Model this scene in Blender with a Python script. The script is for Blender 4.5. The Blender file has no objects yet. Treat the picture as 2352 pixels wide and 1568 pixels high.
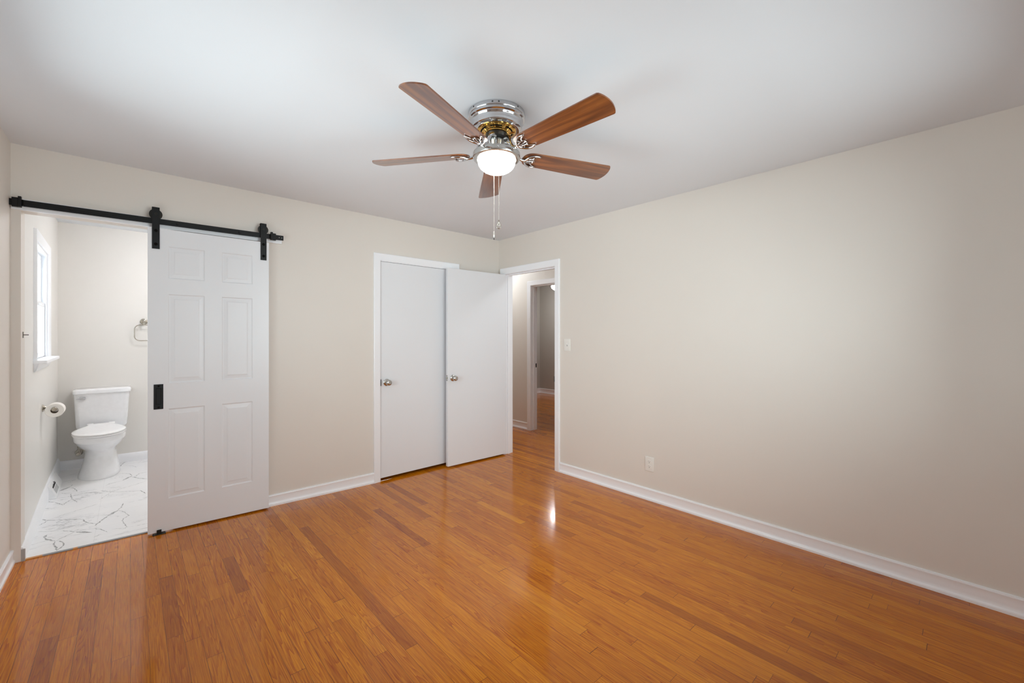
import bpy, bmesh, math, random
from mathutils import Vector, Matrix
random.seed(7)
C = bpy.context.scene.collection
PI = math.pi
R = math.radians

# ------------------------------------------------------------------ camera, world, lights, exposure
sc = bpy.context.scene
cam_data = bpy.data.cameras.new('camera')
cam = bpy.data.objects.new('camera', cam_data); C.objects.link(cam); sc.camera = cam
F_PX, W_PX, HORIZON = 965.4, 2352.0, 771.5
cam_data.sensor_fit = 'HORIZONTAL'; cam_data.sensor_width = 36.0
cam_data.lens = 36.0 * F_PX / W_PX
cam_data.shift_y = -(784.0 - HORIZON) / W_PX
cam_data.clip_start = 0.02; cam_data.clip_end = 100
CAM_TH = 0.8330                                             # viewing direction, from +x towards +y
cam.location = (-3.148, -3.687, 1.342)
cam.rotation_euler = (PI / 2, 0, CAM_TH - PI / 2)

world = bpy.data.worlds.new('sky'); sc.world = world; world.use_nodes = True
wn = world.node_tree
wn.nodes['Background'].inputs[0].default_value = (0.84, 0.965, 1.0, 1)
wn.nodes['Background'].inputs[1].default_value = 2.4
sc.view_settings.view_transform = 'Standard'; sc.view_settings.look = 'None'
sc.view_settings.exposure = 0.0; sc.view_settings.gamma = 1.0; sc.view_settings.use_curve_mapping = False
sc.cycles.max_bounces = 14; sc.cycles.diffuse_bounces = 8; sc.cycles.glossy_bounces = 6
sc.cycles.transparent_max_bounces = 12; sc.cycles.transmission_bounces = 8
sc.cycles.sample_clamp_indirect = 6.0
sc.cycles.caustics_reflective = False; sc.cycles.caustics_refractive = False

def area_light(name, loc, rot, sx, sy, power, col=(1, 1, 1)):
    d = bpy.data.lights.new(name, 'AREA'); d.shape = 'RECTANGLE'; d.size = sx; d.size_y = sy
    d.energy = power; d.color = col
    o = bpy.data.objects.new(name, d); C.objects.link(o); o.location = loc; o.rotation_euler = rot
    return o
DAY = (0.82, 0.96, 1.0)
# daylight outside each window (bedroom front wall, bedroom left wall, bathroom)
area_light('daylight_front', (-1.40, -4.33, 1.43), (R(90), 0, 0), 1.8, 1.30, 38, DAY)
area_light('daylight_left', (-3.81, -1.75, 1.50), (R(90), 0, R(-90)), 1.40, 1.40, 9, DAY)
# fill lights added at the windows, tilted up to brighten the ceiling
area_light('ceiling_fill_left', (-3.82, -1.75, 1.45), (R(122), 0, R(-90)), 1.40, 1.3, 33, DAY)
area_light('ceiling_fill_front', (-1.40, -4.34, 1.40), (R(122), 0, 0), 1.8, 1.2, 11, DAY)
area_light('daylight_bath', (-3.80, 0.94, 1.58), (R(90), 0, R(-90)), 0.6, 0.85, 11, DAY)

# ------------------------------------------------------------------ helpers
def zf(x):                                                  # the old floor rises gently towards the left corner
    return 0.0205 * max(0.0, -1.4 - x)

def link(name, bm, mat, parent=None, smooth=None, loc=None):
    me = bpy.data.meshes.new(name)
    bmesh.ops.recalc_face_normals(bm, faces=bm.faces)
    bm.to_mesh(me); bm.free()
    if mat is not None: me.materials.append(mat)
    if smooth is not None:
        for p in me.polygons: p.use_smooth = True
        me.set_sharp_from_angle(angle=R(smooth))
    o = bpy.data.objects.new(name, me); C.objects.link(o)
    if parent is not None: o.parent = parent
    if loc is not None: o.location = loc
    return o

def thing(name, label, cat, loc=(0, 0, 0), rotz=0.0, group=None, kind=None):
    o = bpy.data.objects.new(name, None); C.objects.link(o)
    o.location = loc; o.rotation_euler = (0, 0, rotz); o.empty_display_size = 0.05
    o['label'] = label; o['category'] = cat
    if group: o['group'] = group
    if kind: o['kind'] = kind
    return o

def tag(o, label=None, cat=None, kind=None, group=None):
    if label: o['label'] = label
    if cat: o['category'] = cat
    if kind: o['kind'] = kind
    if group: o['group'] = group
    return o

def box(bm, x0, y0, z0, x1, y1, z1, bev=0.0, seg=2, mtx=None):
    vs = [bm.verts.new((x, y, z)) for z in (z0, z1) for y in (y0, y1) for x in (x0, x1)]
    q = [(0, 2, 3, 1), (4, 5, 7, 6), (0, 1, 5, 4), (2, 6, 7, 3), (0, 4, 6, 2), (1, 3, 7, 5)]
    fs = [bm.faces.new([vs[i] for i in f]) for f in q]
    allv = list(vs)
    if bev > 0:
        es = list({e for f in fs for e in f.edges})
        r = bmesh.ops.bevel(bm, geom=es, offset=bev, segments=seg, profile=0.6, affect='EDGES')
        allv = list({v for f in r['faces'] for v in f.verts} | {v for v in vs if v.is_valid})
    if mtx is not None:
        vset = set(allv)
        stack = list(vset)
        while stack:
            v = stack.pop()
            for e in v.link_edges:
                o = e.other_vert(v)
                if o not in vset: vset.add(o); stack.append(o)
        bmesh.ops.transform(bm, matrix=mtx, verts=list(vset))
    return bm

def newbox(*a, **k):
    return box(bmesh.new(), *a, **k)

def lathe(bm, prof, n=48, c=(0, 0, 0), axis='z', closed_top=True, closed_bot=True):
    rings = []
    def P(r, h, a):
        ca, sa = r * math.cos(a), r * math.sin(a)
        if axis == 'z': return (c[0] + ca, c[1] + sa, c[2] + h)
        if axis == 'y': return (c[0] + ca, c[1] + h, c[2] + sa)
        return (c[0] + h, c[1] + ca, c[2] + sa)
    for r, h in prof:
        if r < 1e-6: rings.append([bm.verts.new(P(0, h, 0))])
        else: rings.append([bm.verts.new(P(r, h, 2 * PI * i / n)) for i in range(n)])
    for a, b in zip(rings, rings[1:]):
        for i in range(n):
            j = (i + 1) % n
            if len(a) == 1 and len(b) == 1: continue
            if len(a) == 1: bm.faces.new((a[0], b[i], b[j]))
            elif len(b) == 1: bm.faces.new((a[i], a[j], b[0]))
            else: bm.faces.new((a[i], a[j], b[j], b[i]))
    if closed_bot and len(rings[0]) > 1: bm.faces.new(rings[0])
    if closed_top and len(rings[-1]) > 1: bm.faces.new(rings[-1])
    return bm

def tube(bm, pts, rad, n=10, cyc=False, caps=True, flat=None):
    pts = [Vector(p) for p in pts]; m = len(pts)
    rads = rad if isinstance(rad, (list, tuple)) else [rad] * m
    rings = []; up = None
    for i, p in enumerate(pts):
        if cyc: t = (pts[(i + 1) % m] - pts[i - 1])
        else: t = pts[min(i + 1, m - 1)] - pts[max(i - 1, 0)]
        t.normalize()
        if up is None:
            up = Vector((0, 0, 1)) if abs(t.z) < 0.9 else Vector((1, 0, 0))
        u = (up - t * up.dot(t)).normalized(); v = t.cross(u); up = u
        fl = 1.0 if flat is None else flat
        rings.append([bm.verts.new(p + (u * math.cos(2 * PI * k / n) * fl + v * math.sin(2 * PI * k / n)) * rads[i]) for k in range(n)])
    rng = range(m) if cyc else range(m - 1)
    for i in rng:
        a, b = rings[i], rings[(i + 1) % m]
        for k in range(n):
            l = (k + 1) % n
            bm.faces.new((a[k], a[l], b[l], b[k]))
    if caps and not cyc: bm.faces.new(rings[0]); bm.faces.new(rings[-1])
    return bm

def smoothpts(pts, sub=6, cyc=False):
    P = [Vector(p) for p in pts]; n = len(P); out = []
    for i in range(n if cyc else n - 1):
        p0 = P[i - 1] if (cyc or i > 0) else P[i]
        p1 = P[i]; p2 = P[(i + 1) % n]
        p3 = P[(i + 2) % n] if (cyc or i + 2 < n) else p2
        for k in range(sub):
            t = k / sub
            out.append(0.5 * ((2 * p1) + (p2 - p0) * t + (2 * p0 - 5 * p1 + 4 * p2 - p3) * t * t + (3 * p1 - p0 - 3 * p2 + p3) * t ** 3))
    if not cyc: out.append(P[-1])
    return out

def prism(bm, poly, z0, z1, mtx=None):
    a = [bm.verts.new((x, y, z0)) for x, y in poly]; b = [bm.verts.new((x, y, z1)) for x, y in poly]
    bm.faces.new(a); bm.faces.new(b); n = len(poly)
    for i in range(n): bm.faces.new((a[i], a[(i + 1) % n], b[(i + 1) % n], b[i]))
    if mtx is not None: bmesh.ops.transform(bm, matrix=mtx, verts=a + b)
    return bm

def ball(bm, c, r, seg=12, sc3=(1, 1, 1)):
    M = Matrix.Translation(c) @ Matrix.Diagonal((*sc3, 1))
    bmesh.ops.create_uvsphere(bm, u_segments=seg, v_segments=max(6, seg * 2 // 3), radius=r, matrix=M)
    return bm

# wall slab from p0 to p1 (plan), thickness t on the left-hand side of p0->p1, rectangular holes (s0, s1, z0, z1)
def wall_bm(p0, p1, t, z0, z1, holes=()):
    bm = bmesh.new()
    d = Vector((p1[0] - p0[0], p1[1] - p0[1])); L = d.length; d /= L; nrm = Vector((-d.y, d.x))
    ss = sorted({0, L} | {h[i] for h in holes for i in (0, 1)}); zs = sorted({z0, z1} | {h[i] for h in holes for i in (2, 3)})
    vc = {}
    def V(s, z, k):
        key = (round(s, 5), round(z, 5), k)
        if key not in vc:
            q = Vector(p0) + d * s + nrm * (t * k); vc[key] = bm.verts.new((q.x, q.y, z))
        return vc[key]
    def solid(i, j):
        if i < 0 or j < 0 or i >= len(ss) - 1 or j >= len(zs) - 1: return False
        sm, zm = (ss[i] + ss[i + 1]) / 2, (zs[j] + zs[j + 1]) / 2
        return not any(h[0] < sm < h[1] and h[2] < zm < h[3] for h in holes)
    for i in range(len(ss) - 1):
        for j in range(len(zs) - 1):
            if not solid(i, j): continue
            a, b, c, e = ss[i], ss[i + 1], zs[j], zs[j + 1]
            for k in (0, 1): bm.faces.new((V(a, c, k), V(b, c, k), V(b, e, k), V(a, e, k)))
            if not solid(i - 1, j): bm.faces.new((V(a, c, 0), V(a, e, 0), V(a, e, 1), V(a, c, 1)))
            if not solid(i + 1, j): bm.faces.new((V(b, c, 0), V(b, e, 0), V(b, e, 1), V(b, c, 1)))
            if not solid(i, j - 1): bm.faces.new((V(a, c, 0), V(b, c, 0), V(b, c, 1), V(a, c, 1)))
            if not solid(i, j + 1): bm.faces.new((V(a, e, 0), V(b, e, 0), V(b, e, 1), V(a, e, 1)))
    return bm

# sweep a profile [(off, h)] along plan polyline; off = distance from wall to the right-hand side of travel
BASE_PROF = [(0.0, -0.01), (0.0165, -0.01), (0.0175, 0.10), (0.0165, 0.17), (0.0125, 0.215), (0.0095, 0.27), (0.0088, 0.42), (0.0090, 0.60),
             (0.0090, 0.76), (0.0115, 0.86), (0.0125, 0.90), (0.0115, 0.93), (0.0105, 0.935), (0.0100, 0.985), (0.0080, 1.0), (0.0, 1.0)]
def baseboard(name, pts, zb, zt, label, m, step=0.5):
    bm = bmesh.new()
    P = [Vector(p) for p in pts]
    full = []; dirs = []
    for i in range(len(P) - 1):
        n = max(1, int((P[i + 1] - P[i]).length / step))
        for k in range(n): full.append((P[i].lerp(P[i + 1], k / n), i, k == 0))
    full.append((P[-1], len(P) - 2, False))
    D = [(P[i + 1] - P[i]).normalized() for i in range(len(P) - 1)]
    rings = []
    for idx, (q, i, start) in enumerate(full):
        n1 = Vector((D[i].y, -D[i].x))
        if start and i > 0:
            n0 = Vector((D[i - 1].y, -D[i - 1].x)); mv = (n0 + n1); mv = mv / (mv.dot(n1))
        else: mv = n1
        b, t = zb(q), zt(q)
        rings.append([bm.verts.new((q.x + mv.x * o, q.y + mv.y * o, b + (t - b) * max(h, 0) + min(h, 0))) for o, h in BASE_PROF])
    for a, b in zip(rings, rings[1:]):
        for k in range(len(BASE_PROF) - 1): bm.faces.new((a[k], a[k + 1], b[k + 1], b[k]))
    bm.faces.new(rings[0]); bm.faces.new(rings[-1])
    o = link(name, bm, m, smooth=35)
    return tag(o, label, 'baseboard', 'structure')

# casing (inverted U) on a wall plane. frame: origin o, u axis (horizontal), n axis (out of wall)
CAS_PROF = [(0.0, 0.0), (0.0, 0.009), (0.003, 0.0115), (0.012, 0.0125), (0.030, 0.0145), (0.046, 0.0165), (0.055, 0.0185), (0.060, 0.0185), (0.0635, 0.016), (0.0635, 0.0)]
def casing(parent, o, u, n, s0, s1, ztop, zb, mat, w0=1.0, w1=1.0, sill=False, name='casing'):
    o, u, n = Vector(o), Vector(u), Vector(n)
    bm = bmesh.new(); Z = Vector((0, 0, 1))
    rings = []
    def ring(s, z, ds, dz, w):
        return [bm.verts.new(o + u * (s + ds * a * w) + Z * (z + dz * a) + n * b) for a, b in CAS_PROF]
    rings.append(ring(s0, zb, -1, 0, w0)); rings.append(ring(s0, ztop, -1, 1, w0))
    rings.append(ring(s1, ztop, 1, 1, w1)); rings.append(ring(s1, zb, 1, 0, w1))
    for a, b in zip(rings, rings[1:]):
        for k in range(len(CAS_PROF) - 1): bm.faces.new((a[k], a[k + 1], b[k + 1], b[k]))
        bm.faces.new((a[0], b[0], b[-1], a[-1]))
    bm.faces.new(rings[0]); bm.faces.new(rings[-1])
    return link(name, bm, mat, parent, smooth=35)

# ------------------------------------------------------------------ materials
def lin(c):
    return tuple(((v / 255) / 12.92 if v / 255 <= 0.04045 else ((v / 255 + 0.055) / 1.055) ** 2.4) for v in c) + (1,)
class NT:
    def __init__(self, name):
        self.m = bpy.data.materials.new(name); self.m.use_nodes = True
        self.t = self.m.node_tree; self.b = self.t.nodes['Principled BSDF']; self.out = self.t.nodes['Material Output']
    def n(self, typ, **k):
        x = self.t.nodes.new(typ)
        for a, v in k.items(): setattr(x, a, v)
        return x
    def l(self, a, b): self.t.links.new(a, b)
    def math(self, op, a, b=None, c=None, clamp=False):
        x = self.n('ShaderNodeMath', operation=op, use_clamp=clamp)
        for i, v in enumerate((a, b, c)):
            if v is None: continue
            if isinstance(v, (int, float)): x.inputs[i].default_value = v
            else: self.l(v, x.inputs[i])
        return x.outputs[0]
    def vmath(self, op, a, b=None, scale=None):
        x = self.n('ShaderNodeVectorMath', operation=op)
        for i, v in enumerate((a, b)):
            if v is None: continue
            if isinstance(v, tuple): x.inputs[i].default_value = v
            else: self.l(v, x.inputs[i])
        if scale is not None:
            if isinstance(scale, (int, float)): x.inputs['Scale'].default_value = scale
            else: self.l(scale, x.inputs['Scale'])
        return x.outputs['Value'] if op in ('DOT_PRODUCT', 'LENGTH') else x.outputs[0]
    def noise(self, vec, scale, detail=3, rough=0.55, dim='3D', dist=0.0):
        x = self.n('ShaderNodeTexNoise', noise_dimensions=dim); x.inputs['Scale'].default_value = scale
        x.inputs['Detail'].default_value = detail; x.inputs['Roughness'].default_value = rough; x.inputs['Distortion'].default_value = dist
        if vec is not None: self.l(vec, x.inputs['Vector'])
        return x
    def ramp(self, fac, stops):
        x = self.n('ShaderNodeValToRGB'); el = x.color_ramp.elements
        while len(el) > 1: el.remove(el[-1])
        el[0].position, el[0].color = stops[0]
        for p, c in stops[1:]:
            e = el.new(p); e.color = c
        self.l(fac, x.inputs[0]); return x.outputs[0]
    def mix(self, fac, a, b, mode='MIX'):
        x = self.n('ShaderNodeMix', data_type='RGBA', blend_type=mode)
        for s, v in ((0, fac), (6, a), (7, b)):
            if isinstance(v, (int, float)): x.inputs[s].default_value = v
            elif isinstance(v, tuple): x.inputs[s].default_value = v
            else: self.l(v, x.inputs[s])
        return x.outputs[2]
    def bump(self, h, strength=0.2, dist=0.002):
        x = self.n('ShaderNodeBump'); x.inputs['Strength'].default_value = strength; x.inputs['Distance'].default_value = dist
        self.l(h, x.inputs['Height']); self.l(x.outputs[0], self.b.inputs['Normal']); return x
    def coords(self, which='Object'):
        return self.n('ShaderNodeTexCoord').outputs[which]

def paint(name, col, rough=0.5, bump=0.06, scale=260, spec=0.4, var=0.02):
    N = NT(name); co = N.coords()
    N.b.inputs['Roughness'].default_value = rough; N.b.inputs['Specular IOR Level'].default_value = spec
    nz = N.noise(co, 1.3, 3)
    c = lin(col)
    lo = tuple(v * (1 - var) for v in c[:3]) + (1,); hi = tuple(min(1, v * (1 + var)) for v in c[:3]) + (1,)
    N.l(N.ramp(nz.outputs[0], [(0.3, lo), (0.7, hi)]), N.b.inputs['Base Color'])
    if bump:
        n2 = N.noise(co, scale, 3); N.bump(n2.outputs[0], bump, 0.001)
    return N.m
def plain(name, col, rough=0.4, metal=0.0, spec=0.5, coat=0.0, bump=0.0, bscale=200, aniso=0.0):
    N = NT(name)
    N.b.inputs['Roughness'].default_value = rough; N.b.inputs['Metallic'].default_value = metal
    N.b.inputs['Specular IOR Level'].default_value = spec; N.b.inputs['Coat Weight'].default_value = coat
    co = N.coords(); nz = N.noise(co, 25, 2)
    c = lin(col); lo = tuple(v * 0.97 for v in c[:3]) + (1,)
    N.l(N.ramp(nz.outputs[0], [(0.35, lo), (0.65, c)]), N.b.inputs['Base Color'])
    if bump: N.bump(N.noise(co, bscale, 2).outputs[0], bump, 0.001)
    return N.m

M = {}
M['wall'] = paint('beige_wall_paint', (221, 214, 206), 0.42, 0.05, 300, 0.35, 0.012)
M['bath_wall'] = paint('bathroom_wall_paint', (225, 222, 217), 0.32, 0.04, 300, 0.45, 0.012)
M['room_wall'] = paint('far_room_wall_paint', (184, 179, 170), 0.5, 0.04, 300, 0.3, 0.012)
M['ceiling'] = paint('flat_white_ceiling_paint', (223, 226, 230), 0.85, 0.10, 190, 0.15, 0.008)
M['trim'] = paint('white_trim_enamel', (242, 243, 246), 0.28, 0.05, 60, 0.5, 0.008)
M['door'] = paint('white_door_paint', (228, 229, 232), 0.35, 0.03, 90, 0.45, 0.006)
M['black'] = plain('black_powder_coated_steel', (11, 11, 12), 0.45, 0.0, 0.28, bump=0.05, bscale=900)
M['black_worn'] = plain('oil_rubbed_black_steel', (26, 22, 15), 0.36, 0.3, 0.5)
M['chrome'] = plain('polished_chrome', (206, 206, 208), 0.10, 1.0)
M['brushed'] = plain('brushed_nickel', (196, 194, 190), 0.24, 1.0)
M['satin'] = plain('satin_nickel', (186, 180, 168), 0.26, 1.0)
M['steel_dark'] = plain('dark_steel_plate', (86, 84, 82), 0.35, 0.9)
M['void'] = plain('dark_slot', (14, 13, 12), 0.8, 0.0, 0.1)
M['porcelain'] = plain('white_porcelain', (238, 239, 241), 0.08, 0.0, 0.6, coat=0.3)
M['seat'] = plain('white_plastic_seat', (242, 242, 242), 0.16, 0.0, 0.5)
M['plate'] = plain('ivory_white_plastic', (232, 229, 223), 0.3, 0.0, 0.5)
M['vent'] = plain('white_enamelled_sheet', (236, 237, 238), 0.3, 0.0, 0.5)
M['vent_gray'] = plain('grey_damper_sheet', (176, 177, 178), 0.45, 0.0, 0.4)
M['paper'] = plain('white_tissue_paper', (240, 236, 230), 0.9, 0.0, 0.1, bump=0.1, bscale=700)
M['card'] = plain('brown_cardboard_core', (150, 128, 104), 0.9)
M['vinyl'] = plain('white_vinyl_sash', (240, 241, 243), 0.3)
M['threshold'] = plain('grey_threshold_strip', (150, 152, 156), 0.5)
M['raw_wood'] = plain('bare_threshold_wood', (206, 150, 96), 0.5)
M['cut_end'] = plain('unpainted_cut_end', (168, 168, 168), 0.85, bump=0.3, bscale=500)
M['chain'] = plain('bright_bead_chain', (225, 222, 215), 0.2, 0.6)

def emit(name, col, strength, base=(240, 240, 240)):
    N = NT(name); N.b.inputs['Base Color'].default_value = lin(base)
    N.b.inputs['Emission Color'].default_value = col; N.b.inputs['Emission Strength'].default_value = strength
    N.b.inputs['Roughness'].default_value = 0.2
    return N.m
M['bowl'] = emit('lit_frosted_glass_bowl', (1.0, 0.95, 0.86, 1), 30.0)
M['bronze'] = plain('dark_bronze_catch', (66, 56, 42), 0.35, 0.8)
M['lamp2'] = emit('lit_flush_dome', (0.89, 0.96, 1.0, 1), 31.0)
M['lamp_bath'] = emit('lit_bathroom_dome', (0.99, 0.97, 0.99, 1), 58.0)
M['lamp_far'] = emit('lit_far_dome', (0.97, 0.98, 1.0, 1), 70.0)

def glass_mat():
    N = NT('window_glass'); t = N.n('ShaderNodeBsdfTransparent'); g = N.n('ShaderNodeBsdfGlossy'); g.inputs['Roughness'].default_value = 0.02
    f = N.n('ShaderNodeFresnel'); f.inputs['IOR'].default_value = 1.45
    m = N.n('ShaderNodeMixShader'); N.l(f.outputs[0], m.inputs[0]); N.l(t.outputs[0], m.inputs[1]); N.l(g.outputs[0], m.inputs[2])
    N.l(m.outputs[0], N.out.inputs[0]); return N.m
M['glass'] = glass_mat()
def frosted():
    N = NT('frosted_privacy_glass'); a = N.n('ShaderNodeBsdfTranslucent'); a.inputs['Color'].default_value = (0.95, 0.97, 1, 1); b = N.n('ShaderNodeBsdfDiffuse'); b.inputs['Color'].default_value = (0.85, 0.87, 0.9, 1)
    m = N.n('ShaderNodeMixShader'); m.inputs[0].default_value = 0.3; N.l(a.outputs[0], m.inputs[1]); N.l(b.outputs[0], m.inputs[2]); N.l(m.outputs[0], N.out.inputs[0]); return N.m
M['frosted'] = frosted()
M['brass'] = plain('polished_brass', (214, 170, 92), 0.12, 1.0)
def pendant_mat():
    N = NT('clear_glass_pendant'); N.b.inputs['Transmission Weight'].default_value = 0.85; N.b.inputs['Roughness'].default_value = 0.05
    N.b.inputs['Base Color'].default_value = lin((205, 205, 205)); return N.m
M['pendant'] = pendant_mat()

# oak strip floor: boards run along y, 57 mm wide, random lengths and tones
def oak_floor():
    N = NT('oak_strip_floor'); co = N.coords('Object'); sp = N.n('ShaderNodeSeparateXYZ'); N.l(co, sp.inputs[0])
    x, y = sp.outputs[0], sp.outputs[1]
    wv = N.math('DIVIDE', x, 0.0572); row = N.math('FLOOR', wv); fx = N.math('FRACT', wv)
    wn1 = N.n('ShaderNodeTexWhiteNoise', noise_dimensions='1D'); N.l(row, wn1.inputs['W'])
    wn1b = N.n('ShaderNodeTexWhiteNoise', noise_dimensions='1D'); N.l(N.math('ADD', row, 91.7), wn1b.inputs['W'])
    L = N.math('MULTIPLY_ADD', wn1b.outputs[0], 0.75, 0.50)
    yv = N.math('DIVIDE', N.math('ADD', y, N.math('MULTIPLY', wn1.outputs[0], 9.0)), L)
    # uneven board lengths inside a row
    yw = N.math('ADD', yv, N.math('MULTIPLY', N.math('SINE', N.math('MULTIPLY', yv, 2.17)), 0.28))
    brd = N.math('FLOOR', yw); fy = N.math('FRACT', yw)
    cb = N.n('ShaderNodeCombineXYZ'); N.l(row, cb.inputs[0]); N.l(brd, cb.inputs[1])
    wn = N.n('ShaderNodeTexWhiteNoise', noise_dimensions='3D'); N.l(cb.outputs[0], wn.inputs['Vector'])
    rc = N.n('ShaderNodeSeparateColor'); N.l(wn.outputs['Color'], rc.inputs[0])
    r1, r2, r3 = rc.outputs[0], rc.outputs[1], rc.outputs[2]
    # board space, shifted per board
    gv = N.n('ShaderNodeCombineXYZ')
    N.l(N.math('ADD', x, N.math('MULTIPLY', r1, 13.0)), gv.inputs[0]); N.l(N.math('ADD', y, N.math('MULTIPLY', r2, 17.0)), gv.inputs[1]); N.l(N.math('MULTIPLY', r3, 5.0), gv.inputs[2])
    # cathedral grain: distance field bent by slow noise, sliced into rings
    mp = N.n('ShaderNodeMapping'); N.l(gv.outputs[0], mp.inputs[0]); mp.inputs['Scale'].default_value = (15.0, 0.80, 1.0)
    slow = N.noise(mp.outputs[0], 1.0, 2.2, 0.5)
    rings = N.math('FRACT', N.math('MULTIPLY', slow.outputs[0], N.math('MULTIPLY_ADD', r3, 16.0, 16.0)))
    ringl = N.math('POWER', rings, 1.8)
    mp2 = N.n('ShaderNodeMapping'); N.l(gv.outputs[0], mp2.inputs[0]); mp2.inputs['Scale'].default_value = (330.0, 7.0, 1.0)
    fine = N.noise(mp2.outputs[0], 1.0, 3, 0.6)
    mp3 = N.n('ShaderNodeMapping'); N.l(gv.outputs[0], mp3.inputs[0]); mp3.inputs['Scale'].default_value = (900.0, 28.0, 1.0)
    pore = N.noise(mp3.outputs[0], 1.0, 2, 0.5)
    big = N.noise(co, 0.9, 2)
    base = N.ramp(r1, [(0.0, lin((176, 99, 12))), (0.10, lin((197, 116, 14))), (0.4, lin((206, 125, 15))), (0.72, lin((213, 132, 17))), (0.9, lin((198, 117, 14))), (1.0, lin((221, 143, 26)))])
    dark = N.mix(1.0, base, lin((186, 134, 104)), 'MULTIPLY')
    g1 = N.math('MULTIPLY', ringl, N.math('MULTIPLY_ADD', r2, 0.50, 0.15))
    g2 = N.math('MULTIPLY', N.math('SUBTRACT', 1.0, N.math('MULTIPLY', N.math('SUBTRACT', fine.outputs[0], 0.32), 3.4, clamp=True), clamp=True), 0.55)
    c = N.mix(N.math('ADD', g1, g2, clamp=True), base, dark)
    po = N.math('MULTIPLY', N.math('GREATER_THAN', pore.outputs[0], 0.68), 0.28)
    c = N.mix(po, c, lin((96, 50, 22)))
    # knots
    vo = N.n('ShaderNodeTexVoronoi'); N.l(co, vo.inputs['Vector']); vo.inputs['Scale'].default_value = 1.1; vo.inputs['Randomness'].default_value = 1.0
    nzk = N.noise(co, 70, 2)
    kd = N.math('ADD', vo.outputs['Distance'], N.math('MULTIPLY', nzk.outputs[0], 0.012))
    kn = N.math('LESS_THAN', kd, 0.016)
    c = N.mix(N.math('MULTIPLY', kn, 0.7), c, lin((48, 26, 14)))
    # board gaps
    ex = N.math('MINIMUM', fx, N.math('SUBTRACT', 1.0, fx)); ey = N.math('MINIMUM', fy, N.math('SUBTRACT', 1.0, fy))
    exm = N.math('MULTIPLY', ex, 0.0572); eym = N.math('MULTIPLY', ey, L)
    gapr = N.math('MULTIPLY_ADD', big.outputs[0], 0.0010, 0.0002)
    gx = N.math('LESS_THAN', exm, gapr); gy = N.math('LESS_THAN', eym, 0.0010)
    gap = N.math('MAXIMUM', gx, gy)
    c = N.mix(N.math('MULTIPLY', gap, 0.80), c, lin((60, 28, 12)))
    N.l(c, N.b.inputs['Base Color'])
    rg = N.noise(co, 5.0, 3, 0.6)
    N.l(N.math('MULTIPLY_ADD', rg.outputs[0], 0.08, 0.11), N.b.inputs['Roughness'])
    N.b.inputs['Specular IOR Level'].default_value = 0.20
    N.b.inputs['Coat Weight'].default_value = 0.30; N.b.inputs['Coat Roughness'].default_value = 0.07; N.b.inputs['Coat IOR'].default_value = 1.5
    # slight cupping of each strip plus grain relief
    cup = N.math('MULTIPLY', N.math('POWER', N.math('MULTIPLY', N.math('ABSOLUTE', N.math('SUBTRACT', fx, 0.5)), 2.0), 3.0), -0.35)
    hh = N.math('ADD', N.math('ADD', cup, N.math('MULTIPLY', gap, -0.5)), N.math('MULTIPLY', fine.outputs[0], 0.10))
    wav = N.noise(co, 9.0, 2)
    hh = N.math('ADD', hh, N.math('MULTIPLY', wav.outputs[0], 0.9))
    N.bump(hh, 0.16, 0.0012)
    return N.m
M['oak'] = oak_floor()

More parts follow.
